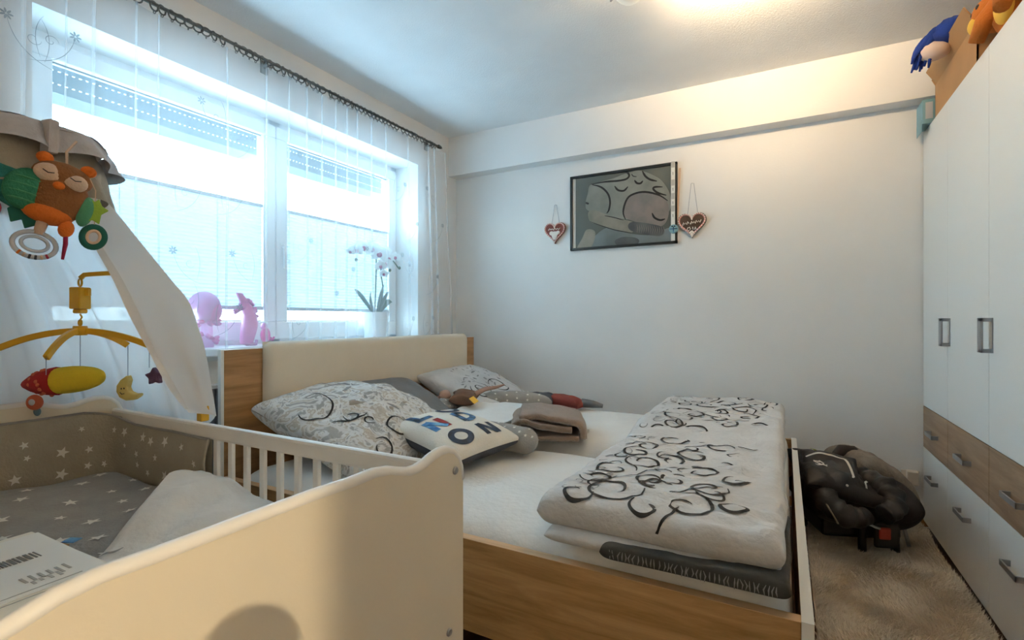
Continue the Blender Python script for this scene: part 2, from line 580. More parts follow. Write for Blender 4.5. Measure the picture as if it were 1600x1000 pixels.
def mtx(loc, rx=0, ry=0, rz=0):
    return Matrix.Translation(loc) @ Matrix.Rotation(R(rz), 4, 'Z') @ Matrix.Rotation(R(ry), 4, 'Y') @ Matrix.Rotation(R(rx), 4, 'X')

class Cushion:
    """stuffed fabric form: half sizes a, b, half thickness h, placed by matrix"""
    def __init__(s, m, a, b, h, wr=.02, seed=0, pw=.42, flat=0.0, pinch=.10, fn=None):
        s.m, s.a, s.b, s.h, s.wr, s.seed, s.pw, s.pinch, s.fn = m, a, b, h, wr, seed, pw, pinch, fn
    def pt(s, u, v, side):
        un, vn = max(-1, min(1, u / s.a)), max(-1, min(1, v / s.b))
        g = max(0, (1 - un * un) * (1 - vn * vn)) ** s.pw
        x = s.a * un * (1 - s.pinch * (1 - vn * vn) * 0 - s.pinch * (1 - abs(vn)) * 0)
        y = s.b * vn
        # edges draw in between the corners
        x *= 1 - s.pinch * (1 - vn * vn) * un * un
        y *= 1 - s.pinch * (1 - un * un) * vn * vn
        w = noise.noise(Vector((u * 6 + s.seed, v * 6, s.seed * 1.3))) * .6 + noise.noise(Vector((u * 15, v * 15 + s.seed, 2))) * .4
        z = side * s.h * g + s.wr * w * (.3 + .7 * g) * (1 if side > 0 else .2)
        if s.fn:
            z += s.fn(u, v)
        return s.m @ Vector((x, y, z))
    def top(s, u, v):
        return s.pt(u, v, 1)
    def geo(s, n=34):
        tp = lambda t: -math.cos(t * math.pi)      # denser near the seam
        A = grid(lambda i, j: s.pt(s.a * tp(i), s.b * tp(j), 1), n, n)
        B = grid(lambda i, j: s.pt(s.a * tp(i), s.b * tp(j), -1), n, n)
        return join([A, (B[0], [q[::-1] for q in B[1]])])

# ================================================================== THE ROOM
XW, YB, XR, YN, ZC = -2.42, 3.47, 1.30, -2.0, 2.61        # window wall, back wall, right wall, near wall, ceiling
XH = 3.3                                                   # far wall of the hallway
BM = 2.295                                                 # underside of beam
floor = struct('floor', box(XW - .3, XH + .1, YN - .1, YB + .1, -.12, -.012), 'plank', 'dark brown laminate floor')
pl = box(-.094, .094, -.70, .70, -.012, 0)
plm = None
k = 0
for ix in range(15):
    for iy in range(4):
        x = XW + .10 + ix * .19
        y = -1.7 + iy * 1.402 + (ix % 3) * .45
        y0, y1 = max(y - .70, YN), min(y + .70, YB)
        if y1 - y0 < .1:
            continue
        g = box(x - .0945, x + .0935, y0, y1, -.012, 0)
        obj('plank', g, 'plank', floor)
struct('ceiling', box(XW - .3, XH + .1, YN - .1, YB + .1, ZC, ZC + .1), 'ceil', 'white painted ceiling')
struct('wall_back', box(XW - .3, XH + .1, YB, YB + .12, -.01, ZC), 'wall', 'white plaster wall behind the double bed')
struct('beam', box(XW, XR, YB - .11, YB + .01, BM, ZC), 'wall', 'white boxed beam along the top of the back wall')
struct('wall_near', box(XW - .3, XH + .1, YN - .12, YN, -.01, ZC), 'wall', 'white wall behind the viewpoint')
# window wall with its opening
WY0, WY1, WZ0, WZ1 = .772, 2.969, .965, 2.285
struct('wall_window', join([box(XW - .30, XW, YN, WY0, -.01, ZC), box(XW - .30, XW, WY1, YB, -.01, ZC),
                            box(XW - .30, XW, WY0, WY1, -.01, WZ0), box(XW - .30, XW, WY0, WY1, WZ1, ZC)]),
       'wall', 'white wall around the wide window')
# right wall with the doorway that lets the hallway light in
DY0, DY1 = -1.70, -.835
struct('wall_right', join([box(XR, XR + .1, YN, DY0, -.01, ZC), box(XR, XR + .1, DY1, YB, -.01, ZC),
                           box(XR, XR + .1, DY0, DY1, 2.06, ZC)]), 'wall', 'white wall behind the wardrobe with open doorway')
struct('wall_hall', join([box(XH, XH + .1, YN, YB, -.01, ZC), box(XR + .1, XH, .6, .7, -.01, ZC)]), 'hallwall', 'tan hallway wall')
struct('baseboard_back', box(XW, XR, YB - .014, YB, 0, .055), 'oak_y', 'brown skirting strip along the back wall')

# ------------------------------------------------------------------ window
XG = -2.64
win = struct('window_1', join([box(XG - .07, XG + .005, WY0 - .03, WY1 + .05, WZ0, WZ0 + .06),
                               box(XG - .07, XG + .005, WY0 - .03, WY1 + .05, WZ1 - .045, WZ1 + .04),
                               box(XG - .07, XG + .005, WY0 - .03, WY0 + .06, WZ0, WZ1),
                               box(XG - .07, XG + .005, WY1 - .055, WY1 + .05, WZ0, WZ1),
                               box(XG - .07, XG + .005, 1.885, 1.955, WZ0, WZ1)]), 'pvc', 'white plastic double casement window')
SASH = [(.815, 1.918), (1.922, 2.945)]
GL = [(.900, 1.842), (1.997, 2.878)]
GZ0, GZ1 = 1.112, 2.185
for (s0, s1), (g0, g1) in zip(SASH, GL):
    sash = obj('sash', join([box(XG - .05, XG + .022, s0, s1, 1.008, GZ0), box(XG - .05, XG + .022, s0, s1, GZ1, 2.255),
                             box(XG - .05, XG + .022, s0, g0, GZ0, GZ1), box(XG - .05, XG + .022, g1, s1, GZ0, GZ1)]),
               'pvc', win, bevel=.006)
    obj('pane', box(XG - .022, XG - .016, g0 - .008, g1 + .008, GZ0 - .008, GZ1 + .008), 'glass', sash)
    obj('glazing_bead', join([box(XG - .014, XG - .008, g0, g1, GZ1 - .006, GZ1), box(XG - .014, XG - .008, g0, g1, GZ0, GZ0 + .006)]),
        'pillowgrey', sash)
hd = obj('window_handle', join([box(XG + .022, XG + .030, 1.945, 1.972, 1.50, 1.575), box(XG + .03, XG + .055, 1.951, 1.966, 1.545, 1.560),
                                box(XG + .045, XG + .058, 1.949, 1.968, 1.425, 1.565)]), 'pvc', win, bevel=.003)
sill = struct('window_sill', box(XG + .0, -2.365, WY0 - .05, WY1 + .06, .945, .985), 'pvc', 'white window sill board', bevel=.008)
struct('trim_1', box(XG - .35, XG - .07, WY0 - .05, WY1 + .05, .93, .95), 'shutter_l', 'grey outside sill')

# outside roller shutters, pulled down a little
for n_, (g0, g1) in zip(('left', 'right'), GL):
    sh = thing('roller_shutter', 'dark grey outside roller shutter, a few slats down behind the %s window pane' % n_, 'shutter',
               ((XG - .13), (g0 + g1) / 2, 2.0), 'outside roller shutters')
    y0, y1 = g0 - .07, g1 + .075
    for zc, h in ((2.337, .05), (2.281, .05), (2.225, .05), (2.169, .05)):
        n = 44
        obj('slat', join([box(XG - .135, XG - .124, y0, y1, zc - h / 2, zc + h / 2)] +
                         [box(XG - .133, XG - .126, y0 + (y1 - y0) * i / n, y0 + (y1 - y0) * (i + .55) / n, zc - h / 2 - .006, zc - h / 2) for i in range(n)]),
            'shutter', sh)
    obj('slat', box(XG - .135, XG - .124, y0, y1, 2.101, 2.138), 'shutter', sh)
    obj('bottom_bar', box(XG - .14, XG - .12, y0, y1, 2.048, 2.101), 'shutter_l', sh, bevel=.004)

# pleated blinds on the glass
for n_, (g0, g1) in zip(('left', 'right'), GL):
    bl = thing('pleated_blind', 'white pleated blind covering the lower part of the %s window pane' % n_, 'blind',
               (XG + .02, (g0 + g1) / 2, 1.17), 'pleated window blinds')
    z0, z1 = 1.195, 1.765
    n = 58
    V, Fc = [], []
    for i in range(n + 1):
        z = z0 + (z1 - z0) * i / n
        x = XG + .002 + (.009 if i % 2 else 0)
        V += [(x, g0 + .004, z), (x, g1 - .004, z)]
    Fc = [(2 * i, 2 * i + 1, 2 * i + 3, 2 * i + 2) for i in range(n)]
    obj('pleated_fabric', (V, Fc), 'blind', bl)
    obj('head_rail', box(XG - .002, XG + .015, g0 + .002, g1 - .002, 1.765, 1.783), 'steel', bl, bevel=.002)
    obj('bottom_rail', box(XG - .002, XG + .015, g0 + .002, g1 - .002, 1.177, 1.197), 'shutter_l', bl, bevel=.002)
    for yy in (g0 + .25 * (g1 - g0), g0 + .72 * (g1 - g0)):
        obj('cord', tube([(XG + .014, yy, 1.2), (XG + .014, yy, 1.765)], .0012, 5), 'string', bl)

# radiator under the sill, its fins coloured dark for the shade there
rad = thing('radiator', 'panel radiator under the window behind the bed head, fins darkened to suggest shade', 'radiator', (XW + .06, 1.9, .15))
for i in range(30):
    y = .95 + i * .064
    obj('fin', box(XW + .025, XW + .085, y, y + .058, .18, .80), 'radshade', rad, bevel=.008)
obj('top_grille', box(XW + .02, XW + .09, .95, 2.87, .80, .815), 'pvc', rad)
for y in (1.0, 2.8):
    obj('bracket', box(XW + .001, XW + .04, y, y + .03, .2, .25), 'steel', rad)

# ------------------------------------------------------------------ curtain rod and sheer curtain
XC_ = -2.335
rod = thing('curtain_rod', 'dark metal curtain rod with a row of rings and pointed finial', 'curtain rod', (XC_, 1.9, 2.45))
obj('rod', tube([(XC_, .2, 2.452), (XC_, 3.10, 2.452)], .008, 10), 'rod', rod, True)
obj('finial', lathe([(.0, .0), (.012, .002), (.016, .012), (.011, .022), (.014, .03), (.006, .05), (0, .062)], (0, 0, 0), 14), 'rod', rod, True)
bpy.data.objects['finial'].matrix_parent_inverse = PINV[rod.name] @ mtx((XC_, 3.10, 2.452), rx=-90)
for y in (.30, 1.70, 3.06):
    obj('rod_bracket', join([tube([(XW, y, 2.452), (XC_, y, 2.452)], .006, 8), box(XW, XW + .008, y - .02, y + .02, 2.42, 2.485)]), 'rod', rod)
ringg = join([torus((0, 0, 0), .0185, .0036, 'X', 16, 6), torus((.0, 0, -.024), .006, .0018, 'Y', 10, 5)])
rmesh = None
y = .40
rings = []
while y < 3.08:
    rings.append(y)
    y += .030 + .014 * random.random() + (.025 if random.random() < .15 else 0)
for i, y in enumerate(rings):
    if i == 0:
        o = obj('ring', ringg, 'rod', rod, True)
        r0 = o
    else:
        o = r0.copy()
        COL.objects.link(o)
        o.parent = rod
    tilt = random.uniform(-18, 18)
    o.matrix_parent_inverse = PINV[rod.name] @ mtx((XC_, y, 2.443), rz=tilt * 1.6, rx=random.uniform(-6, 6))

# curtain profile: flat runs broken by narrow folded pleats
prof = []
y, x = .33, 0.0
random.seed(21)
nextp = .05
while y < 3.12:
    run = random.uniform(.045, .125)
    steps = 6
    a = random.uniform(-.012, .012)
    for s in range(steps):
        t = s / steps
        prof.append((y + run * t, a * math.sin(math.pi * t)))
    y += run
    if random.random() < .75:
        d = random.uniform(.010, .017)
        prof += [(y + d * .5, .006), (y + d, .012), (y + d * .55, .018), (y + d * .1, .017), (y + d * .4, .010), (y + d * .9, .004)]
        y += d * .9
NP = len(prof)
ZT, ZB = 2.424, .93
def curtain_pt(i, j, NJ):
    yy, xx = prof[i]
    t = j / (NJ - 1)
    z = ZT - (ZT - ZB) * t
    if j == 0:
        z -= .012 * abs(math.sin(yy * 21)) 
    sp = 1 + .012 * t
    flare = max(0, (yy - 2.75)) * .16 * min(1, t * 1.3)
    return (XC_ + .004 + xx * (1 + .6 * t) + .012 * math.sin(yy * 5 + 1) * t + .006 * math.sin(yy * 23 + t * 4) * t,
            1.9 + (yy - 1.9) * sp + flare + .006 * math.sin(t * 5 + yy * 9) * t, z)
NJ = 30
V = [curtain_pt(i, j, NJ) for j in range(NJ) for i in range(NP)]
Fc = [(j * NP + i, j * NP + i + 1, (j + 1) * NP + i + 1, (j + 1) * NP + i) for j in range(NJ - 1) for i in range(NP - 1)]
cur = thing('sheer_curtain', 'white sheer curtain with embroidered tendrils hanging across the whole window', 'curtain', (XC_, 1.9, ZB))
obj('voile', (V, Fc), 'curtain', cur, True)
# heading tape loops at the top
tape = []
for i in range(0, NP - 1, 1):
    pass
def csurf(u, v):
    return (XC_ + .030, u, v)
emb = []
random.seed(5)
for cy in np.arange(.62, 3.05, .30):
    for cz in (2.10, 1.78, 1.48, 1.20):
        if random.random() < .12:
            continue
        yy, zz = cy + random.uniform(-.1, .1), cz + random.uniform(-.09, .09)
        sgn = random.choice((-1, 1))
        emb.append(ribbon(csurf, bez((yy - sgn * .13, zz - .14), (yy - sgn * .02, zz - .12), (yy, zz)), .0022))
        emb.append(ribbon(csurf, spiral(yy - sgn * .07, zz - .05, .022, 0, 1.1, dirn=sgn), .002))
        emb.append(ribbon(csurf, bez((yy - sgn * .10, zz - .12), (yy - sgn * .13, zz - .03), (yy - sgn * .09, zz + .03)), .002))
        for kx in range(7):
            an = kx * 2 * math.pi / 7
            emb.append(patch(csurf, blob(yy + .011 * math.cos(an), zz + .011 * math.sin(an), .0085, .0035, kx, 8, .1, an)))
obj('embroidery', join(emb), 'embroid', cur)['kind'] = 'stuff'
# thicker gathered side length at the left end
gV = grid(lambda a, b: (XC_ + .05 + .022 * math.sin(a * 26), .34 + .17 * a + .10 * b * (a - .4), 2.43 - 1.5 * b), 60, 14)
g_ = obj('gathered_edge', gV, 'curtain', cur, True)

# ================================================================== DOUBLE BED
BX0, BX1, BY0, BY1 = -2.10, .057, 1.28, 3.245
bed = thing('double_bed', 'wide oak-look double bed with cream padded headboard and white-edged foot end', 'bed', (-1.0, 2.26, 0))
obj('headboard', box(BX0 - .022, BX0, BY0 + .01, BY1, .16, .99), 'oak_y', bed, bevel=.002)
obj('headboard_edge', join([box(BX0 - .022, BX0 + .0, BY0 - .003, BY0 + .01, .16, .99), box(BX0 - .022, BX0, BY0 - .003, BY1, .99, .9925)]), 'white', bed)
pd = Cushion(Matrix.Identity(4), 1, 1, 1)
def pad():
    # padded slab with rounded edges and softly rounded upper corner
    nu, nv = 60, 20
    y0, y1, z0, z1 = 1.468, 3.112, .706, 1.020
    def top(a, b):
        sa = -math.cos(a * math.pi)
        sb = -math.cos(b * math.pi)
        yy = (y0 + y1) / 2 + (y1 - y0) / 2 * sa
        zz = (z0 + z1) / 2 + (z1 - z0) / 2 * sb
        g = max(0, (1 - abs(sa) ** 40)) ** .5 * max(0, (1 - abs(sb) ** 10)) ** .5
        cut = .018 * max(0, abs(sa) - .96) / .04 * max(0, sb - .6) / .4
        return (BX0 + .004 + .045 * g + .003 * noise.noise(Vector((yy * 3, zz * 5, 0))), yy, zz - cut)
    A = grid(top, nu, nv)
    B = grid(lambda a, b: (BX0 + .002, (y0 + y1) / 2 - (y1 - y0) / 2 * math.cos(a * math.pi), (z0 + z1) / 2 - (z1 - z0) / 2 * math.cos(b * math.pi)), nu, nv)
    return join([A, B])
obj('headboard_pad', pad(), 'leather', bed, True)
side_n = obj('side_rail', box(BX0, .033, BY0, BY0 + .03, .17, .45), 'oak', bed, bevel=.0015)
obj('edge_band', box(BX0, .033, BY0 - .001, BY0 + .030, .45, .4515), 'oak_edge', side_n)
side_f = obj('side_rail', box(BX0, .033, BY1 - .03, BY1, .17, .45), 'oak', bed, bevel=.0015)
foot = obj('footboard', box(.033, .057, BY0 - .002, BY1 + .002, .12, .452), 'oak_y', bed, bevel=.0015)
obj('edge_band', join([box(.0325, .0575, BY0 - .003, BY1 + .003, .452, .4535), box(.0325, .0575, BY0 - .0035, BY0 - .002, .12, .4535)]), 'white', foot)
for x, yy in ((-2.0, 1.36), (-2.0, 3.14), (-.04, 1.36), (-.04, 3.14), (-1.0, 2.26)):
    obj('leg', box(x - .03, x + .03, yy - .03, yy + .03, 0, .19), 'oak_y', bed)
obj('slat_base', box(BX0 + .01, .02, BY0 + .035, BY1 - .035, .20, .23), 'oak', bed)

def mattress(name, label, x0, x1, y0, y1, z0, z1, seed):
    cx, cy, a, b, zc, h = (x0 + x1) / 2, (y0 + y1) / 2, (x1 - x0) / 2, (y1 - y0) / 2, (z0 + z1) / 2, (z1 - z0) / 2
    def f(sd):
        def g(i, j):
            su, sv = -math.cos(i * math.pi), -math.cos(j * math.pi)
            su, sv = math.copysign(abs(su) ** .5, su), math.copysign(abs(sv) ** .5, sv)
            gg = max(0, (1 - abs(su) ** 24)) ** .45 * max(0, (1 - abs(sv) ** 14)) ** .45
            xx, yy = cx + a * su, cy + b * sv
            wv = .007 * noise.noise(Vector((xx * 4, yy * 4, seed))) + .003 * noise.noise(Vector((xx * 12, yy * 9, seed)))
            return (xx, yy, zc + sd * h * gg + (wv * gg if sd > 0 else 0))
        return g
    A, B = grid(f(1), 70, 50), grid(f(-1), 70, 50)
    return tag(obj(name, join([A, B]), 'sheet', None, True), label, 'mattress', 'mattresses of the double bed')
mattress('mattress', 'near mattress in white fitted sheet, the half beside the crib', -2.05, .018, 1.305, 2.262, .232, .493, 1)
mattress('mattress', 'far mattress in white fitted sheet, slightly higher, along the back wall', -2.05, .018, 2.268, 3.21, .232, .535, 5)

# ------------------------------------------------------------------ folded duvet on the foot end
duv = thing('duvet', 'folded pale grey duvet with black scroll print across the foot of the bed', 'duvet', (-.33, 2.2, .5))
DX0, DX1, DYA, DYB = -.625, .012, 1.285, 3.22
def duv_slab(x0, x1, y0, y1, zb, h, seed, amp=1.0):
    cx, cy, a, b = (x0 + x1) / 2, (y0 + y1) / 2, (x1 - x0) / 2, (y1 - y0) / 2
    def z_at(x, y, sd=1):
        su, sv = max(-1, min(1, (x - cx) / a)), max(-1, min(1, (y - cy) / b))
        gg = max(0, (1 - abs(su) ** 22)) ** .5 * max(0, (1 - abs(sv) ** 46)) ** .5
        far = .042 * (1 / (1 + math.exp(-(y - 2.27) * 30)))
        wv = .020 * noise.noise(Vector((x * 3.2, y * 2.6, seed))) + .010 * noise.noise(Vector((x * 9, y * 7, seed + 3)))
        wv += .005 * noise.noise(Vector((x * 24, y * 16, seed + 5)))
        # deeper creases towards the foot end
        wv += .026 * max(0, min(1, (x + .26) / .16)) * noise.noise(Vector((x * 8, y * 15, seed + 9))) + .008 * noise.noise(Vector((x * 14 + y * 8, y * 22, seed + 2)))
        # crosswise dents
        wv -= .016 * math.exp(-((y - 2.30 - .25 * x) / .05) ** 2) + .010 * math.exp(-((y - 2.75 - .2 * x) / .04) ** 2)
        return zb + far + h * .5 + sd * h * .5 * gg + (amp * wv * gg if sd > 0 else 0)
    def f(sd):
        def g(i, j):
            su, sv = -math.cos(i * math.pi), -math.cos(j * math.pi)
            sv = math.copysign(abs(sv) ** .45, sv)
            su = math.copysign(abs(su) ** .5, su)
            x, y = cx + a * su, cy + b * sv
            edge = .018 * noise.noise(Vector((x * 3, y * 4, seed + 7)))
            return (x + edge * su * su, y + edge * sv * sv * .6, z_at(x, y, sd))
        return g
    return join([grid(f(1), 60, 130), grid(f(-1), 60, 130)]), z_at
g_low, zl = duv_slab(DX0 + .03, DX1 - .01, DYA, DYB, .491, .045, 11, .3)
obj('lower_fold', g_low, 'cotton', duv, True)
g_top, zt = duv_slab(DX0, DX1 - .012, DYA + .02, DYB, .520, .104, 3)
obj('top_fold', g_top, 'cotton', duv, True)
# dark patterned border peeking out below the top fold at the near end
gb, _ = duv_slab(-.42, DX1 + .004, DYA - .014, 1.75, .490, .042, 19, .2)
brd = obj('lower_border', gb, 'darkcotton', duv, True, label='charcoal border with pale strokes')
def bsurf(u, v):
    return (u, DYA - .0175, v)
st = []
random.seed(3)
u = -.40
while u < -.005:
    st.append(ribbon(bsurf, [(u, .495 + random.uniform(0, .006)), (u + random.uniform(-.004, .004), .510), (u + random.uniform(-.005, .005), .522)], .0035, .0))
    u += random.uniform(.007, .013)
obj('stroke_print', join(st), 'greyprint', brd)
dsurf = lambda u, v: (u, v, zt(u, v))
ink = []
random.seed(14)
row = 0
SP = [(-.445, 1.435, .092, .3, 1.15, -1), (-.235, 1.42, .082, 2.6, 1.25, -1), (-.50, 1.63, .075, 0, 1.2, 1), (-.30, 1.60, .045, 1, 1.1, 1),
      (-.43, 1.76, .070, 2.2, 1.3, 1), (-.24, 1.73, .075, 4.0, 1.25, -1), (-.47, 1.95, .055, 3.2, 1.2, -1), (-.29, 1.92, .065, 1.2, 1.2, 1),
      (-.40, 2.10, .07, 2.0, 1.3, -1), (-.22, 2.08, .055, 0.2, 1.2, 1), (-.49, 2.22, .05, 5.0, 1.2, 1), (-.33, 2.26, .06, 4.0, 1.2, -1),
      (-.42, 2.42, .09, 1.0, 1.2, 1), (-.22, 2.40, .05, 3.0, 1.2, -1), (-.30, 2.58, .07, 0, 1.2, 1), (-.15, 2.60, .055, 2, 1.2, -1),
      (-.45, 2.66, .05, 4, 1.3, 1), (-.36, 2.80, .07, 1, 1.2, -1), (-.19, 2.80, .07, 5, 1.3, 1), (-.44, 2.95, .06, 2, 1.2, 1),
      (-.27, 2.98, .075, 0, 1.25, -1), (-.12, 2.97, .055, 3, 1.2, 1), (-.37, 3.10, .05, 4, 1.2, 1), (-.20, 3.11, .055, 2, 1.2, -1),
      (-.53, 1.36, .05, 0.5, .9, -1), (-.33, 1.355, .045, 2.5, .9, 1), (-.11, 1.45, .05, 1.5, 1.0, 1), (-.52, 1.52, .055, 3.5, 1.1, 1), (-.34, 1.52, .06, 5.0, 1.2, 1), (-.20, 1.57, .06, 0.5, 1.2, -1), (-.48, 1.86, .06, 1.0, 1.2, 1),
      (-.35, 1.83, .05, 3.0, 1.2, -1), (-.30, 2.16, .06, 5.0, 1.2, 1), (-.44, 2.30, .05, 2.0, 1.2, -1), (-.26, 2.50, .05, 1.0, 1.2, 1), (-.38, 2.52, .055, 3.0, 1.2, -1), (-.28, 2.70, .05, 2.0, 1.2, 1), (-.46, 2.80, .05, 0.0, 1.2, -1),
      (-.12, 1.66, .05, 2, 1.1, 1), (-.36, 1.56, .05, 5, 1.1, -1), (-.13, 2.16, .05, 1, 1.2, -1), (-.10, 2.46, .045, 4, 1.2, 1), (-.52, 2.08, .04, 0, 1.1, 1), (-.06, 3.06, .04, 2, 1.1, 1)]
for (u, v, r, a0, tn, dr) in SP:
    ink.append(ribbon(dsurf, spiral(u, v, r, a0, tn, .72, 34, dr), .0100, .0022))
for (u, v, r, a0) in [(-.36, 1.52, .03, 2), (-.35, 1.66, .03, 0), (-.18, 1.52, .045, 3), (-.38, 1.86, .035, 1), (-.18, 1.86, .03, 4), (-.31, 2.01, .03, 3),
                      (-.16, 1.99, .03, 1), (-.40, 2.32, .03, 2), (-.12, 2.28, .04, 0), (-.30, 2.70, .03, 3), (-.28, 2.88, .03, 5), (-.52, 1.80, .03, 2),
                      (-.12, 2.73, .03, 2), (-.50, 2.5, .03, 1), (-.08, 2.86, .03, 0), (-.50, 1.46, .035, 1)]:
    ink.append(ribbon(dsurf, spiral(u, v, r, a0, .75, .5, 18, 1), .0075, .0022))
for a, b, c in [((-.50, 1.50), (-.42, 1.58), (-.34, 1.70)), ((-.31, 1.46), (-.24, 1.55), (-.16, 1.60)), ((-.38, 1.70), (-.30, 1.82), (-.20, 1.81)),
                ((-.42, 2.00), (-.33, 2.0), (-.22, 2.14)), ((-.36, 2.20), (-.28, 2.18), (-.16, 2.24)), ((-.33, 2.40), (-.26, 2.50), (-.14, 2.50)),
                ((-.40, 2.60), (-.36, 2.70), (-.24, 2.74)), ((-.30, 2.88), (-.24, 2.86), (-.12, 2.90)), ((-.42, 2.86), (-.38, 3.0), (-.30, 3.06)),
                ((-.29, 1.30), (-.26, 1.33), (-.25, 1.40))]:
    ink.append(ribbon(dsurf, bez(a, b, c), .0075, .0022))
obj('scroll_print', join(ink), 'ink', duv)
gp = []
random.seed(31)
for i in range(70):
    v = random.uniform(1.36, 3.15)
    u = DX0 + .05 + random.uniform(0, .10)
    if random.random() < .5:
        gp.append(ribbon(dsurf, spiral(u, v, random.uniform(.012, .03), random.uniform(0, 6), .8, .5, 12, random.choice((-1, 1))), .005, .002))
    else:
        gp.append(patch(dsurf, blob(u, v, random.uniform(.008, .022), random.uniform(.004, .009), i, 9, .5, random.uniform(0, 3)), .002))
obj('leaf_print', join(gp), 'greyprint', duv)['kind'] = 'stuff'

# ------------------------------------------------------------------ pillows
def pillow_print(p, holder, ink_c, leaf_c, leaf_mats=('greyprint', 'tanprint')):
    s = p.top
    obj('scroll_print', join([ribbon(s, q, w_, .003) for q, w_ in ink_c]), 'ink', holder)
    for mname in leaf_mats:
        gg = [patch(s, q, .0025) for mm, q in leaf_c if mm == mname]
        if gg:
            obj('leaf_print', join(gg), mname, holder)['kind'] = 'stuff'

p1 = Cushion(mtx((-1.73, 1.77, .625), ry=20, rz=4), .34, .385, .110, .045, 2, .30, pinch=.03, fn=lambda u, v: .06 * math.exp(-((u + .05) ** 2 + (v + .02) ** 2) / .04) - .05 * max(0, -v - .15))
pw = thing('pillow', 'crumpled white pillow with grey leaf and black scroll print, nearest the crib', 'pillow', (-1.70, 1.78, .51), 'printed bed pillows')
obj('pillow_case', p1.geo(46), 'leafcotton', pw, True)
random.seed(8)
lv = []
for i in range(45):
    u, v = random.uniform(-.34, .34), random.uniform(-.20, .36)
    lv.append((random.choice(('greyprint', 'greyprint', 'tanprint')), blob(u, v, random.uniform(.012, .035), random.uniform(.006, .015), i, 10, .7, random.uniform(0, 3.1))))
pillow_print(p1, pw, [(spiral(-.10, -.29, .085, 2.8, .75, .3, 26, -1), .009), (spiral(.05, -.22, .035, 4, .9, .5, 20, 1), .008), (spiral(.12, -.18, .03, 0, .9, .6, 20, -1), .008),
                      (bez((.02, -.30), (.10, -.24), (.08, -.16)), .008), (spiral(.22, -.10, .06, 2, .8, .4, 22, 1), .009), (spiral(.27, -.25, .05, 3, .9, .5, 20, -1), .009),
                      (spiral(.28, .02, .055, 1, .9, .5, 20, -1), .009), (bez((.20, -.36), (.26, -.30), (.33, -.33)), .009)], lv)
p1b = Cushion(mtx((-1.79, 2.07, .622), ry=26, rz=-6), .30, .27, .105, .02, 12, .35, pinch=.03)
tag(obj('pillow', p1b.geo(28), 'pillowgrey', None, True), 'dark grey pillow tucked behind the crumpled printed pillow', 'pillow')
p2 = Cushion(mtx((-1.80, 2.86, .640), ry=24, rz=3), .30, .34, .10, .03, 6, .33, pinch=.04)
pw = thing('pillow', 'white pillow with black loop print in the far corner by the wall', 'pillow', (-1.80, 2.86, .54), 'printed bed pillows')
obj('pillow_case', p2.geo(40), 'cotton', pw, True)
lv = []
for i in range(60):
    u, v = random.uniform(-.28, .10), random.uniform(-.30, .32)
    lv.append(('greyprint', blob(u, v, random.uniform(.008, .022), random.uniform(.004, .009), i, 9, .7, random.uniform(0, 3.1))))
pillow_print(p2, pw, [(spiral(.08, -.20, .085, 2.8, .85, .25, 26, -1), .008), (spiral(.08, -.20, .04, 1, .8, .3, 20, 1), .007), (spiral(.10, .02, .075, 4.2, .95, .12, 28, -1), .008),
                      (spiral(.17, .16, .07, 3.4, .7, .2, 22, -1), .008), (spiral(.24, -.06, .04, 2, .7, .2, 20, -1), .007)], lv, ('greyprint',))
tag(obj('pillow', Cushion(mtx((-1.78, 3.08, .585), ry=12, rz=0), .26, .11, .055, .012, 16, .5).geo(22), 'pillowgrey', None, True),
    'dark grey pillow edge between the loop-print pillow and the wall', 'pillow')

# LONDON style letter cushion
pc = Cushion(mtx((-1.305, 1.850, .606), rx=8, ry=5, rz=28.5) @ mtx((0, 0, 0), rz=50), .205, .225, .075, .006, 9, .34, pinch=.06)
cu = thing('letter_cushion', 'square cream cushion with big blue and red letters LONDON lying by the crib', 'cushion', (-1.365, 1.875, .51))
A = grid(lambda i, j: pc.pt(-.205 * math.cos(i * math.pi), -.225 * math.cos(j * math.pi), 1), 36, 36)
B = grid(lambda i, j: pc.pt(-.205 * math.cos(i * math.pi), -.225 * math.cos(j * math.pi), -1), 36, 36)
obj('front_cover', A, 'cushion', cu, True)
obj('back_cover', B, 'navy', cu, True, label='dark navy back of the cushion')
ct = pc.top
def dense(pts, n=10):
    out = []
    for a_, b_ in zip(pts[:-1], pts[1:]):
        out += [(a_[0] + (b_[0] - a_[0]) * t / n, a_[1] + (b_[1] - a_[1]) * t / n) for t in range(n)]
    return out + [pts[-1]]
def ringpts(cu_, cv_, ru, rv, n=30):
    return [(cu_ + ru * math.cos(a), cv_ + rv * math.sin(a)) for a in [2 * math.pi * i / n for i in range(n)]]
def letter(m, parts, lab):
    obj('letter_print', join([ribbon(ct, dense(q) if len(q) < 8 else q, w_, .002 + .0004 * i, False, cl_) for i, (q, w_, cl_) in enumerate(parts)]), m, cu, label=lab)
letter('letterblue', [([(-.125, .185), (-.125, .09)], .034, False), ([(-.142, .095), (-.055, .095)], .032, False)], 'blue letter L')
letter('letterdark', [(ringpts(.075, .135, .048, .048), .028, True)], 'dark letter O')
letter('letterlight', [([(-.135, -.045), (-.135, .055)], .030, False), ([(-.132, .05), (-.075, -.04)], .030, False)], 'light blue stroke of a letter N')
letter('letterred', [([(-.070, -.045), (-.070, .055)], .030, False)], 'red stroke of a letter N')
letter('letterblue', [([(.03, -.05), (.03, .055)], .030, False), ([(.03, .045)] + [(.045 + .055 * math.sin(a), .003 + .046 * math.cos(a)) for a in np.linspace(0, math.pi, 12)] + [(.03, -.042)], .030, False)], 'large blue letter D')
letter('letterdark', [(ringpts(-.09, -.14, .044, .044), .028, True)], 'dark letter O in the last row')
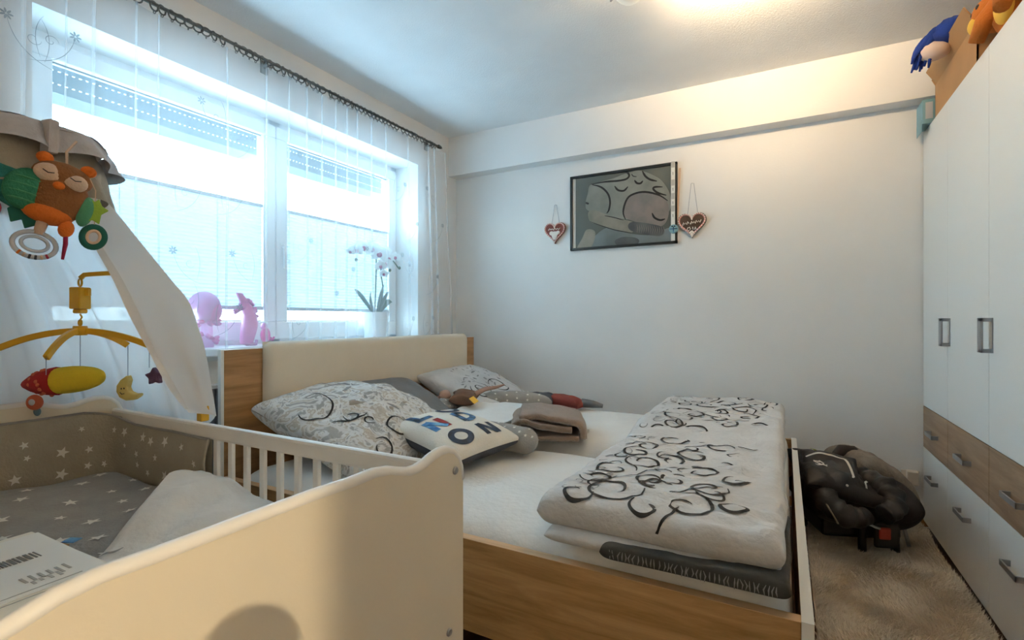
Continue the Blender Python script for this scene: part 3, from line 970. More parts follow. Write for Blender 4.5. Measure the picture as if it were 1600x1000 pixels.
letter('letterdark', [([(.04, -.185), (.04, -.095)], .026, False), ([(.042, -.10), (.10, -.18)], .026, False), ([(.105, -.185), (.105, -.095)], .026, False)], 'dark letter N in the last row')

# starred nursing pillow, a bent soft roll
path = [Vector(p) for p in [(-1.30, 2.92, .595), (-1.52, 2.82, .605), (-1.70, 2.62, .605), (-1.76, 2.40, .60), (-1.70, 2.22, .585), (-1.52, 2.12, .575), (-1.27, 2.07, .572), (-1.08, 2.05, .568), (-.985, 2.05, .562)]]
def smooth_path(pts, n):
    out = []
    N = len(pts)
    for i in range(n):
        t = i / (n - 1) * (N - 1)
        k_ = min(int(t), N - 2)
        f_ = t - k_
        p0, p1_, p2_, p3 = pts[max(k_ - 1, 0)], pts[k_], pts[k_ + 1], pts[min(k_ + 2, N - 1)]
        out.append(.5 * ((2 * p1_) + (p2_ - p0) * f_ + (2 * p0 - 5 * p1_ + 4 * p2_ - p3) * f_ * f_ + (3 * p1_ - p0 - 3 * p2_ + p3) * f_ ** 3))
    return out
sp = smooth_path(path, 60)
rr = [.062 * min(1, (min(i, 59 - i) / 5.0 + .02)) ** .5 * (1 + .08 * noise.noise(Vector((i * .3, 0, 0)))) for i in range(60)]
np_ = thing('nursing_pillow', 'curved grey nursing pillow with white stars in the middle of the bed', 'pillow', (-1.4, 2.3, .52))
obj('cover', tube(sp, rr, 16), 'stargrey', np_, True)
stp = []
random.seed(4)
for i in range(3, 58, 2):
    for an in (-.9, -.2, .5, 1.1):
        an += random.uniform(-.15, .15) + (.3 if i % 4 == 1 else 0)
        t = (sp[min(i + 1, 59)] - sp[i - 1]).normalized()
        sd = Vector((0, 0, 1)).cross(t).normalized()
        upv = t.cross(sd)
        base = sp[i]
        rad_ = rr[i]
        def nsurf(u, v, base=base, t=t, sd=sd, upv=upv, rad_=rad_, an=an):
            aa = an + v / rad_
            return base + t * u + (upv * math.cos(aa) + sd * math.sin(aa)) * rad_
        s_ = patch(nsurf, star(0, 0, .009, random.uniform(0, 1)), 0)
        ctr = base
        stp.append(([Vector(p) + (Vector(p) - base - t * (Vector(p) - base).dot(t)).normalized() * .002 for p in s_[0]], s_[1]))
obj('star_print', join(stp), 'starwhite', np_)['kind'] = 'stuff'

# white muslin cloth lying in the middle of the nursing pillow
def clothsheet(cx, cy, a, b, rz, zf, n=26):
    mt = mtx((cx, cy, 0), rz=rz)
    def f(i, j):
        u, v = (i - .5) * 2 * a, (j - .5) * 2 * b
        p = mt @ Vector((u, v, 0))
        return (p.x, p.y, zf(u, v))
    A = grid(f, n, n)
    B = ([(p[0], p[1], p[2] - .006) for p in A[0]], [q[::-1] for q in A[1]])
    return join([A, B])
tag(obj('muslin_cloth', clothsheet(-1.45, 2.38, .19, .30, 8, lambda u, v: .61 + .018 * noise.noise(Vector((u * 9, v * 7, 1))) + .02 * v), 'sheet', None, True),
    'white muslin cloth spread in the curve of the starred pillow', 'cloth')
# small brown comforter
br = thing('comforter_cloth', 'small brown and rose comforter cloth with yellow tag below the headboard', 'cloth', (-1.72, 2.42, .63))
obj('crumpled_cloth', Cushion(mtx((-1.66, 2.47, .665), rx=10, rz=25), .085, .075, .045, .05, 31, .35, pinch=.3).geo(24), 'brown', br, True)
obj('corner_knot', join([Cushion(mtx((-1.77, 2.42, .675), rz=40), .035, .032, .03, .02, 33, .4).geo(14),
                         tube([(-1.78, 2.40, .665), (-1.82, 2.33, .645), (-1.84, 2.26, .642), (-1.83, 2.19, .633)], [.014, .011, .009, .004], 8)]), 'rose', br, True)
obj('ribbon_tail', tube([(-1.62, 2.52, .68), (-1.60, 2.60, .70), (-1.58, 2.70, .70), (-1.56, 2.76, .71)], [.016, .014, .010, .006], 8), 'rose', br, True)
obj('tag', xf(box(-.022, .022, -.018, .018, 0, .004), mtx((-1.56, 2.41, .662), rx=20, ry=35)), 'yelpatch', br)

# folded beige towel
tw = thing('towel', 'thick beige terry towel folded in a loose stack on the bed', 'towel', (-1.05, 2.32, .54))
tm = mtx((-1.075, 2.36, .537), rz=24)
def folded(cs, th, y0, y1, seed, n=26, amp=.012):
    """cloth of thickness th whose fold line follows the cross-section cs (a, z), drawn along local y"""
    cpth = smooth_path([Vector((a_, z_, 0)) for a_, z_ in cs], 46)
    N = len(cpth)
    outl, inn = [], []
    for i in range(N):
        t = (cpth[min(i + 1, N - 1)] - cpth[max(i - 1, 0)]).normalized()
        nn = Vector((-t.y, t.x, 0))
        outl.append(cpth[i] + nn * th)
        inn.append(cpth[i] - nn * th)
    lp_ = outl + inn[::-1]
    M_ = len(lp_)
    def f(i, j):
        p = lp_[int(round(i * M_)) % M_]
        yy = y0 + (y1 - y0) * j
        wob = Vector((noise.noise(Vector((p.x * 9, yy * 8, seed))), noise.noise(Vector((p.y * 16 + 3, yy * 9, seed))), noise.noise(Vector((p.x * 11, yy * 6, seed + 5)))))
        e = 1 - .05 * math.exp(-min(j, 1 - j) / .03)
        return tm @ Vector((p.x * e + wob.x * amp, yy + wob.y * amp * 1.4, max(0.002, p.y * e + wob.z * amp * (.3 + p.y * 6))))
    g_ = grid(f, M_, n, True)
    cap0 = tuple(range(M_))
    cap1 = tuple((n - 1) * M_ + k_ for k_ in range(M_))
    # caps as quads across the cloth thickness
    caps = []
    for base in (0, (n - 1) * M_):
        for k_ in range(N - 1):
            caps.append((base + k_, base + k_ + 1, base + M_ - 2 - k_, base + M_ - 1 - k_))
    return g_[0], g_[1] + caps
obj('folded_cloth', folded([(.16, .014), (.02, .014), (-.12, .016), (-.165, .035), (-.172, .065), (-.14, .092), (-.08, .088), (-.02, .072), (.06, .062), (.12, .055)], .0125, -.19, .18, 41), 'towel', tw, True)
obj('top_layer', folded([(-.135, .108), (-.06, .116), (.02, .108), (.10, .098), (.155, .086), (.176, .06), (.180, .03), (.182, .012)], .0125, -.18, .19, 47), 'towel', tw, True)
obj('hem', tube([tm @ Vector(p) for p in [(.150, .185, .080), (.178, .19, .055), (.186, .19, .02)]], .006, 8), 'facecream', tw, True)
obj('care_tag', xf(box(-.012, .012, -.001, .001, 0, .02), tm @ mtx((.20, .0, .004), rx=20)), 'starwhite', tw)

# dark garment with red by the wall
ga = thing('folded_garment', 'dark navy garment with dull red sleeve against the back wall', 'garment', (-1.40, 3.05, .54))
obj('body', Cushion(mtx((-1.48, 3.02, .585), rz=8), .16, .12, .055, .03, 51, .35).geo(24), 'navy', ga, True)
obj('sleeve', Cushion(mtx((-1.27, 3.06, .585), rz=-10, ry=6), .14, .07, .04, .025, 53, .35).geo(20), 'dullred', ga, True)
obj('collar', tube([(-1.16, 3.08, .58), (-1.09, 3.10, .575), (-1.03, 3.12, .565)], [.03, .024, .012], 10), 'pillowgrey', ga, True)

# ================================================================== CRIB
CX0, CX1, CY0, CY1 = -2.085, -.61, -.01, .90
crib = thing('baby_crib', 'cream lacquered baby crib with wavy end panels and barred sides', 'crib', (-1.35, .51, 0))
def panel_outline():
    half = [(0.0, .785), (.004, .812), (.014, .834), (.032, .851), (.052, .858), (.075, .859), (.100, .855), (.125, .847), (.150, .843), (.172, .844), (.195, .850), (.225, .860), (.26, .865), (.31, .864), (.39, .866)]
    half = [(d, z - .0095) for d, z in half]
    pts = [(CY1 - d, z) for d, z in half] + [(CY0 + d, z) for d, z in half[::-1][1:]]
    return pts + [(CY0, .03), (CY0 + .06, .03), (CY0 + .09, .12), (CY1 - .09, .12), (CY1 - .06, .03), (CY1, .03)]
po = panel_outline()
for x0, x1, lb in ((CX1 - .020, CX1, None), (CX0, CX0 + .020, None)):
    pnl = obj('end_panel', prism(po, lambda a, b, d: (d, a, b), x0, x1), 'crib', crib)
    # pale rounded edge along the top
    tp = [((x0 + x1) / 2, a, b) for a, b in po[:29]]
    obj('edge_band', tube(tp, .0112, 10), 'crib_edge', pnl, True)
    for yy in (CY0 + .03, CY1 - .03):
        for zz in ((.803, .475) if True else ()):
            yb = yy if zz > .6 else (yy - .022 if yy > .5 else yy + .022)
            g = xf(lathe([(0, .004), (.006, .0045), (.0085, .002), (.0085, 0)], (0, 0, 0), 14), mtx((x1 if x1 > -1 else x0, yb, zz), ry=90 if x1 > -1 else -90))
            obj('bolt', g, 'steel', pnl)
for yy in (CY1 - .022, CY0 + .022):
    rl = obj('top_rail', box(CX0 + .02, CX1 - .02, yy - .012, yy + .012, .768, .812), 'crib_edge', crib, bevel=.008)
    obj('bottom_rail', box(CX0 + .02, CX1 - .02, yy - .011, yy + .011, .30, .345), 'crib', crib, bevel=.004)
    x = -2.028
    bs = None
    while x < CX1 - .04:
        if bs is None:
            bs = obj('bar', box(x - .010, x + .010, yy - .006, yy + .006, .335, .775), 'crib_edge', crib, bevel=.003)
            bx_ = x
        else:
            o = bs.copy()
            COL.objects.link(o)
            o.parent = crib
            o.matrix_parent_inverse = PINV[crib.name] @ Matrix.Translation((x - bx_, 0, 0))
        x += .0706
obj('base_board', box(CX0 + .02, CX1 - .02, CY0 + .03, CY1 - .03, .40, .42), 'crib', crib)
tag(obj('crib_mattress', Cushion(mtx((-1.35, .45, .49)), .715, .405, .07, .004, 3, .12, pinch=0).geo(30), 'crib_white', None, True),
    'thin white mattress lying in the crib', 'mattress')

# bumper
bmp = thing('crib_bumper', 'taupe padded bumper with white stars lining the far end of the crib', 'bumper', (-2.0, .5, .53))
# centre line: right side from X=-1.47 back to the corner, along the far end, and down the left side
cl = [(-1.470, .862), (-1.60, .866), (-1.78, .866), (-1.93, .864), (-2.00, .856), (-2.035, .83), (-2.045, .78), (-2.043, .65), (-2.043, .5), (-2.043, .3), (-2.035, .09), (-2.0, .057), (-1.9, .055), (-1.7, .055), (-1.47, .055)]
clp = smooth_path([Vector((a, b, 0)) for a, b in cl], 110)
clen = [0]
for i in range(1, 110):
    clen.append(clen[-1] + (clp[i] - clp[i - 1]).length)
def bump_at(s):
    s = max(0, min(clen[-1] - 1e-6, s))
    for i in range(1, 110):
        if clen[i] >= s:
            f_ = (s - clen[i - 1]) / (clen[i] - clen[i - 1])
            t = (clp[i] - clp[i - 1]).normalized()
            return clp[i - 1].lerp(clp[i], f_), Vector((-t.y, t.x, 0))
def bz_top(s):
    d = max(0, s)
    return .772 + .037 * min(1, max(0, (s - .42) / .20)) if s < clen[-1] - .62 else .80
def bump_in(s, v):
    p, nrm = bump_at(s)
    zt_ = bz_top(s)
    t = (v - .53) / (zt_ - .53)
    th = .016 * max(0, min(1, 4 * t * (1 - t) + .2)) + .006 * noise.noise(Vector((s * 7, v * 9, 1)))
    q = p + nrm * th
    return (q.x, q.y, v)
def bump_fn(side):
    def f(i, j):
        s = i * clen[-1]
        v = .53 + (bz_top(s) - .53) * j
        if side > 0:
            return bump_in(s, v)
        p, nrm = bump_at(s)
        return (p.x - nrm.x * .006, p.y - nrm.y * .006, v)
    return f
obj('pad', join([grid(bump_fn(1), 150, 14), grid(bump_fn(-1), 150, 14)]), 'bump_grey', bmp, True)
obj('piping', tube([Vector(bump_in(s, bz_top(s) - .001)) + Vector((0, 0, .002)) for s in np.linspace(0, clen[-1], 120)], .0042, 6), 'stargrey', bmp, True)
obj('piping', tube([Vector(bump_in(.001, z)) for z in np.linspace(.53, .772, 12)], .0045, 6), 'bump_grey', bmp, True)
sg = []
random.seed(12)
for s in np.arange(.05, clen[-1], .082):
    for v in (.575, .635, .695, .748):
        ss, vv = s + random.uniform(-.025, .025), v + random.uniform(-.016, .016)
        if random.random() < .22 or vv > bz_top(ss) - .016:
            continue
        r_ = random.choice((.010, .013, .017, .019))
        st_ = star(ss, vv, r_, random.uniform(0, 1.2))
        st_ = [(a, b) for a, b in st_]
        V_, F_ = [], []
        gq = patch(lambda u, v: Vector(bump_in(u, v)), st_, .0)
        V_ = []
        for p, (u, v) in zip(gq[0], [(ss, vv)] + st_ + [((u + ss) / 2, (v + vv) / 2) for u, v in st_]):
            nrm = bump_at(u)[1]
            V_.append(Vector(p) + nrm * .002)
        sg.append((V_, gq[1]))
obj('star_print', join(sg), 'starwhite', bmp)['kind'] = 'stuff'

# grey starred blanket
def gb_z(x, y):
    e = min(1, max(0, (x + 2.03) / .06)) ** .5 * min(1, max(0, (y - .05) / .06)) ** .5 * min(1, max(0, (.865 - y) / .05)) ** .5 * min(1, max(0, (-.72 - x) / .06)) ** .5
    return .555 + e * (.058 + .030 * math.exp(-((x + 1.86) ** 2 / .02 + (y - .60) ** 2 / .05)) + .016 * noise.noise(Vector((x * 4, y * 5, 2))) + .006 * noise.noise(Vector((x * 13, y * 11, 5))))
gbl = thing('star_blanket', 'grey baby blanket with white stars at the far end of the crib', 'blanket', (-1.6, .5, .56))
gx = lambda i: -2.025 + i * 1.31
gy = lambda j: .055 + j * .805
obj('quilt', join([grid(lambda i, j: (gx(i), gy(j), gb_z(gx(i), gy(j))), 60, 50), grid(lambda i, j: (gx(i), gy(j), .55), 60, 50)]), 'stargrey', gbl, True)
sg = []
for i in range(500):
    x, y = random.uniform(-1.98, -.95), random.uniform(.09, .83)
    if all((x - a) ** 2 + (y - b) ** 2 > .0062 for a, b in sg):
        sg.append((x, y))
obj('star_print', join([patch(lambda u, v: (u, v, gb_z(u, v)), star(x, y, random.choice((.015, .019, .022)), random.uniform(0, 1)), .003) for x, y in sg]), 'starwhite', gbl)['kind'] = 'stuff'

# white blanket in the near half
def wb_z(x, y):
    ex = min(1, max(0, (x + 1.62 - 1.0 * (.82 - y)) / .09)) ** .5 * min(1, max(0, (-.655 - x) / .05)) ** .5
    ey = min(1, max(0, (y - .05) / .08)) ** .5 * min(1, max(0, (.868 - y) / .04)) ** .5
    h = .105 + .045 * math.exp(-((x + 1.40) ** 2 / .04 + (y - .74) ** 2 / .03)) - .02 * math.exp(-((x + 1.05) ** 2 / .03 + (y - .60) ** 2 / .02))
    return .553 + ex * ey * (h + .026 * noise.noise(Vector((x * 4.5, y * 5.5, 9))) + .016 * noise.noise(Vector((x * 11, y * 9 + x * 5, 4))) + .006 * noise.noise(Vector((x * 30, y * 24, 4))))
wbl = thing('white_blanket', 'rumpled white fleece blanket in the near half of the crib', 'blanket', (-1.1, .5, .56))
wx = lambda i, j: -1.62 + 1.0 * (.82 - wy(j)) + i * (.965 - 1.0 * (.82 - wy(j)))
wy = lambda j: .050 + j * .818
obj('fleece', join([grid(lambda i, j: (wx(i, j), wy(j), wb_z(wx(i, j), wy(j))), 80, 60), grid(lambda i, j: (wx(i, j), wy(j), .552), 80, 60)]), 'crib_white', wbl, True)
wsf = lambda u, v: (u, v, wb_z(u, v))
obj('motif_print', join([ribbon(wsf, q, .006, .003) for q in
                         (bez((-1.24, .50), (-1.20, .49), (-1.21, .53)), bez((-1.075, .475), (-1.05, .49), (-1.06, .51)), bez((-1.03, .485), (-.99, .47), (-.955, .435)), bez((-1.03, .53), (-1.03, .50), (-1.00, .50)),
                          bez((-.90, .80), (-.87, .80), (-.86, .82)))]), 'greyprint', wbl)
cn = thing('booklet', 'tan card with a light blue patch lying beside the white carton', 'card', (-1.33, .44, .66))
obj('card', xf(box(-.05, .05, -.03, .03, 0, .004), mtx((-1.285, .440, .668), ry=3, rz=12) @ Matrix.Scale(.5, 4)), 'card', cn)
obj('patch', xf(box(-.022, .022, -.02, .02, .004, .006), mtx((-1.275, .468, .669), ry=3, rz=30) @ Matrix.Scale(.55, 4)), 'letterlight', cn, label='light blue patch')

# flat white carton with a shipping label
ctn = thing('flat_carton', 'flat white carton with barcode label lying on the crib blanket', 'carton', (-1.12, .26, .68))
cm = mtx((-1.105, .285, .672), rz=2)
obj('carton', xf(box(-.20, .175, -.15, .14, 0, .030), cm), 'paper', ctn, bevel=.003)
obj('paper_sheet', xf(box(-.178, .10, -.135, .135, .0305, .0325), cm @ mtx((0, 0, 0), rz=-1.5)), 'label', ctn)
bar = []
random.seed(2)
v = -.05
while v < .095:
    wd = random.choice((.002, .003, .005))
    bar.append(xf(box(-.072, -.040, v, v + wd, .033, .0336), cm))
    v += wd + random.choice((.002, .003))
obj('barcode_print', join(bar), 'print', ctn)
tx = []
for (u0, v0, n, l) in ((.030, .040, 6, .030), (.055, .045, 4, .016), (.03, -.02, 3, .02)):
    for q in range(n):
        tx.append(xf(box(u0 + random.uniform(-.004, .004), u0 + l * random.uniform(.6, 1.2), v0 + q * .011, v0 + q * .011 + .004, .033, .0336), cm))
for u0 in (.088, .112):
    tx.append(xf(box(u0, u0 + .002, -.12, .10, .033, .0335), cm))
obj('text_print', join(tx), 'faintprint', ctn)

# ------------------------------------------------------------------ canopy
can = thing('crib_canopy', 'white voile crib canopy with grey ruffle hung over the far end of the crib', 'canopy', (-2.0, .5, .8))
RC = Vector((-1.905, .545, 0))
def canopy_top(ph):
    return Vector((RC.x + .215 * math.cos(ph), RC.y + .20 * math.sin(ph), 1.555))
bot = smooth_path([Vector(p) for p in [(-1.80, 1.05, .72), (-1.85, 1.05, .70), (-1.95, 1.04, .66), (-2.13, .98, .60), (-2.17, .78, .58), (-2.175, .5, .56), (-2.16, .2, .56), (-2.10, .03, .56), (-1.85, .02, .62), (-1.65, .08, .80)]], 161)
c_in = smooth_path([Vector(p) for p in [(-1.745, .625, 1.56), (-1.75, .642, 1.478), (-1.743, .691, 1.341), (-1.734, .736, 1.241), (-1.726, .775, 1.135), (-1.708, .818, 1.026), (-1.684, .86, .913), (-1.655, .904, .826)]], 61)
c_out = smooth_path([Vector(p) for p in [(-1.83, .705, 1.58), (-1.824, .715, 1.532), (-1.807, .77, 1.454), (-1.781, .83, 1.362), (-1.754, .902, 1.253), (-1.734, .946, 1.184), (-1.737, .979, 1.098), (-1.736, 1.002, 1.015), (-1.737, 1.024, .89), (-1.733, 1.038, .787)]], 61)
def canopy_back(i, t):
    ph = R(85) + i * R(225)
    top = canopy_top(ph)
    b = bot[min(160, int(round(i * 160)))]
    p = top.lerp(b, t)
    out = (Vector((b.x, b.y, 0)) - Vector((RC.x, RC.y, 0))).normalized()
    fold = math.sin(i * 62 + 2.0 * noise.noise(Vector((i * 6, 0, 0)))) * (.012 + .016 * t) + .01 * noise.noise(Vector((i * 9, t * 3, 4)))
    return p + out * (fold * min(1, i / .06) + .055 * math.sin(math.pi * t))
def canopy_pt(i, j):
    # i < .16: from the opening edge round the bulge; then back along the crib
    k_ = min(60, int(round(j * 60)))
    if i < .16:
        q = i / .16
        p = c_in[k_].lerp(c_out[k_], q)
        d = (c_out[k_] - c_in[k_])
        nrm = Vector((d.y, -d.x, 0)).normalized()
        return p + nrm * (.020 * math.sin(math.pi * q) * j + .004 * noise.noise(Vector((q * 3, j * 6, 8))))
    q = (i - .16) / .84
    w_ = min(1, q / .10)
    w_ = w_ * w_ * (3 - 2 * w_)
    return (c_out[k_] + Vector((-.9, .35, 0)) * q).lerp(canopy_back(q, j), w_)
obj('voile', grid(canopy_pt, 241, 61), 'canopy', can, True)
# folded hem along the opening edge
hem_l = [c_in[2 * k_] for k_ in range(30)]
Vh, Fh = [], []
for k_, p in enumerate(hem_l):
    q = p + (c_out[2 * k_] - p) * .16
    d = (q - p)
    for s_ in (-.1, .3, .7, 1.0):
        Vh.append(p + d * s_ * .9 + Vector((.005, -.004, 0)))
Fh = [(4 * a + b, 4 * a + b + 1, 4 * a + b + 5, 4 * a + b + 4) for a in range(29) for b in range(3)]
obj('hem', (Vh, Fh), 'canopy_hem', can, True)
# ruffle around the ring
def ruf_at(i, j, r0, flare, z0, z1, seed):
    ph = R(-70) + i * R(340)
    ph2 = i * 46 + 1.8 * noise.noise(Vector((i * 8, 1, seed)))
    w_ = math.sin(ph2) * .018 * (.35 + j) + .008 * noise.noise(Vector((i * 30, j * 2, seed)))
    rad_ = r0 + flare * j + w_
    z = z0 + (z1 - z0) * j + .010 * noise.noise(Vector((i * 14, 0, 3 + seed))) + .006 * math.sin(ph2 + 1) * j
    return (RC.x + rad_ * math.cos(ph), RC.y + rad_ * .95 * math.sin(ph), z)
obj('ruffle', grid(lambda i, j: ruf_at(i, j, .238, .030, 1.628, 1.560, 0), 260, 8), 'ruffle', can, True)
obj('valance', grid(lambda i, j: ruf_at(i, j, .226, .022, 1.585, 1.450, 5), 260, 10), 'bump_grey', can, True)
obj('ruffle_top', grid(lambda i, j: (RC.x + (.240 - .22 * j) * math.cos(R(-70) + i * R(340)), RC.y + (.228 - .21 * j) * math.sin(R(-70) + i * R(340)), 1.626 + .02 * j + .006 * math.sin(i * 46)), 120, 4), 'ruffle', can, True)
obj('hoop', torus((RC.x, RC.y, 1.565), .207, .005, 'Z', 40, 6), 'steel', can, True)
obj('pole', tube([(-2.105, .5, .30), (-2.105, .5, 1.60), (-2.06, .51, 1.64), (RC.x, RC.y, 1.635)], .008, 8), 'white', can, True)
obj('bow', join([xf(box(-.022, .022, -.012, .012, -.055, .03), mtx((-1.648, .560, 1.600), rz=5, ry=4))]), 'ruffle', can, bevel=.006)

# ------------------------------------------------------------------ owl toy hanging from the canopy
owl = thing('owl_toy', 'brown plush owl toy with green wings, rings and tags hanging from the canopy', 'toy', (-1.63, .56, 1.33))
OC = Vector((-1.625, .568, 1.445))
FW = Vector((.944, -.33, 0)).normalized()          # faces the viewer
RT = Vector((.33, .944, 0)).normalized()
om = Matrix(((RT.x, FW.x, 0, OC.x), (RT.y, FW.y, 0, OC.y), (0, 0, 1, OC.z), (0, 0, 0, 1))) @ Matrix.Rotation(R(14), 4, 'Y')
# local axes: x = to the viewer's right, y = towards the viewer, z = up
def O(geo):
    return xf(geo, om)
obj('body', O(ellip((0, 0, -.012), .062, .045, .072, 22, 16)), 'owlbrown', owl, True)
obj('belly', O(ellip((-.005, .004, -.062), .050, .043, .026, 18, 10)), 'orange', owl, True)
obj('head', O(ellip((.0, .004, .040), .060, .040, .036, 20, 12)), 'owlbrown', owl, True)
fc = obj('face_patch', O(join([ellip((-.025, .030, .035), .030, .016, .024, 16, 10), ellip((.026, .030, .030), .026, .016, .022, 16, 10)])), 'facecream', owl, True)
for sx_ in (-1, 1):
    obj('eyelid', O(tube([(sx_ * .026 - .011, .0485, .036), (sx_ * .026, .050, .031), (sx_ * .026 + .011, .0485, .035)], .0012, 5)), 'black', fc, True)
obj('beak', O(ellip((.0, .047, .008), .012, .008, .010, 12, 8)), 'orange', owl, True)
for sx_ in (-1, 1):
    obj('ear_tuft', O(ellip((sx_ * .043, .008, .074), .017, .012, .015, 12, 8)), 'orange', owl, True)
wg = obj('wing', O(ellip((-.055, .018, -.018), .042, .022, .052, 18, 12)), 'green', owl, True)
for zz in (-.048, -.030, -.012, .006):
    obj('stripe', O(ellip((-.055, .021, zz), .041 * (1 - abs(zz + .018) * 9), .021, .0045, 16, 6)), 'greenstripe', wg, True)
obj('wing', O(ellip((.062, .010, -.030), .018, .020, .040, 14, 10)), 'greenstripe', owl, True)
obj('leaf_tag', O(prism([(.062, -.065), (.062, .005), (.074, .002), (.080, .012), (.090, -.004), (.106, -.010), (.094, -.026), (.096, -.052), (.080, -.046)], lambda a, b, d: (a, d, b), .012, .020)), 'lime', owl, bevel=.002)
obj('tail_tag', O(prism([(-.075, -.075), (-.062, -.105), (-.045, -.092), (-.035, -.112), (-.015, -.095), (-.02, -.07), (-.06, -.055)], lambda a, b, d: (a, d, b), .0, .010)), 'darkgreen', owl, bevel=.002)
obj('foot', O(ellip((.038, .02, -.088), .016, .014, .022, 12, 8)), 'orange', owl, True)
obj('loop', O(tube([(-.008, .01, -.085), (-.008, .012, -.118)], [.012, .010], 8)), 'facecream', owl, True)
rg = obj('teether_ring', O(torus((-.008, .012, -.145), .040, .0055, 'Y', 28, 8, .78)), 'clearring', owl, True)
obj('teether_ring', O(torus((-.008, .012, -.143), .025, .004, 'Y', 24, 8, .72)), 'clearring', owl, True)
for i, c_ in enumerate(('orange', 'facecream', 'navy', 'navy', 'facecream', 'crimson')):
    an = R(236 + i * 16)
    obj('bead', O(ellip((-.008 + .040 * math.cos(an), .012, -.145 + .031 * math.sin(an)), .006, .006, .006, 10, 8)), c_, rg, True)
obj('cord_tail', O(tube([(.040, .02, -.100), (.046, .022, -.125), (.050, .022, -.165)], [.005, .005, .003], 6)), 'crimson', owl, True)
mr_ = obj('mirror_disc', O(torus((.093, .012, -.088), .021, .0085, 'Y', 26, 8, 1.25)), 'darkgreen', owl, True)
obj('mirror_rim', O(torus((.093, .016, -.088), .0135, .004, 'Y', 24, 6, 1.25)), 'facecream', mr_, True)
obj('mirror_face', O(xf(lathe([(0, 0), (.0125, 0), (.0125, -.002), (0, -.002)], (0, 0, 0), 20), mtx((.093, .014, -.088), rx=-90) @ Matrix.Diagonal((1, 1.25, 1, 1)))), 'mirror', mr_)
obj('cord', O(tube([(.05, .02, .055), (.068, .02, .03), (.088, .014, -.06)], .0012, 5)), 'facecream', owl)
obj('hanging_loop', O(tube([(0, 0, .07), (-.01, -.01, .11), (0, -.03, .15)], .003, 6)), 'facecream', owl, True)
# second, flat teal animal beside the owl, mostly out of view
tl = thing('teal_toy', 'teal plush tag toy with red ring at the left edge', 'toy', (-1.66, .43, 1.36))
tm_ = om @ Matrix.Translation((-.118, .0, -.0))
obj('body', xf(prism([(-.05, .03), (.045, .022), (.055, -.02), (.05, -.07), (.028, -.062), (.0, -.045), (-.02, -.02), (-.06, -.01)], lambda a, b, d: (a, d, b), -.008, .014), tm_), 'teal', tl, bevel=.004)
obj('strap', xf(tube([(.012, .005, -.05), (.015, .006, -.068)], .008, 8), tm_), 'ruffle', tl, True)
obj('red_ring', xf(torus((-.002, .006, -.086), .033, .0045, 'Y', 28, 8, .9), tm_), 'redplastic', tl, True)

# ------------------------------------------------------------------ mobile
MC = Vector((-1.985, .750, 1.085))
mob = thing('crib_mobile', 'yellow plastic crib mobile with arched arms', 'mobile', (MC.x, MC.y, .86))
ru_ = Vector((.8784, .478, 0))          # image right
fu = Vector((-.478, .8784, 0))          # away from the viewer
def Mp(a, b, z):
    return MC + ru_ * a + fu * b + Vector((0, 0, z))
def flat_arm(path, w0, h):
    V, Fc = [], []
    for i, p in enumerate(path):
        t = Vector(path[min(i + 1, len(path) - 1)]) - Vector(path[max(i - 1, 0)])
        t.normalize()
        sd = t.cross(Vector((0, 0, 1))).normalized() * w0
        up_ = sd.cross(t).normalized() * h
        V += [p - sd - up_, p + sd - up_, p + sd + up_, p - sd + up_]
    n = len(path)
    for i in range(n - 1):
        for k_ in range(4):
            Fc.append((4 * i + k_, 4 * i + (k_ + 1) % 4, 4 * i + 4 + (k_ + 1) % 4, 4 * i + 4 + k_))
    Fc += [(3, 2, 1, 0), (4 * n - 4, 4 * n - 3, 4 * n - 2, 4 * n - 1)]
    return V, Fc
AR = .235
def arc(dx, dy, L, drop):
    return [Mp(dx * L * t, dy * L * t, -drop * t * t) for t in np.linspace(0, 1, 14)]
ARMS = [(-.213, -.05, .054), (.207, .02, .048), (.03, -.15, .076), (.107, .06, .050)]
for dx, dy, dr in ARMS:
    obj('arm', flat_arm([Mp(dx * t, dy * t, -dr * t * t) for t in np.linspace(0, 1, 14)], .006, .0095), 'yellow', mob, bevel=.002)
obj('hub', xf(lathe([(0, .016), (.018, .016), (.022, .0), (.018, -.014), (0, -.014)], (0, 0, 0), 18), Matrix.Translation(MC)), 'yellow', mob, True)
obj('hook', join([torus(MC + Vector((0, 0, .026)), .0085, .0035, 'Y', 14, 6), tube([MC + Vector((0, 0, .034)), MC + Vector((.004, .003, .044)), MC + Vector((0, 0, .054))], .003, 6)]), 'yellow', mob, True)
obj('motor_box', join([xf(box(-.020, .020, -.020, .020, .070, .140), Matrix.Translation(MC) @ mtx((0, 0, 0), rz=20)),
                       xf(box(-.014, .014, -.014, .014, .056, .070), Matrix.Translation(MC) @ mtx((0, 0, 0), rz=20)),
                       [[Mp(.020, 0, .115) + d for d in (Vector((0, 0, 0)), Vector((.012, .006, 0)), Vector((.012, .006, .022)), Vector((0, 0, .022)))], [(0, 1, 2, 3)]]]), 'yellow', mob, bevel=.004)
obj('winder', xf(box(.016, .032, -.006, .006, .112, .136), Matrix.Translation(MC) @ mtx((0, 0, 0), rz=28)), 'yellow', mob, bevel=.002)
obj('ring', torus(MC + Vector((0, 0, .155)), .012, .003, 'Y', 18, 6), 'yellow', mob, True)
obj('holder_arm', flat_arm([Mp(.0, 0, .168), Mp(.012, .002, .180), Mp(.05, .01, .184), Mp(.11, .01, .187), Mp(.17, .015, .183), Mp(.205, .02, .165), Mp(.235, .02, .12), Mp(.285, .02, -.02), Mp(.335, .035, -.14), Mp(.355, .05, -.25)], .005, .007), 'yellow', mob, bevel=.002)
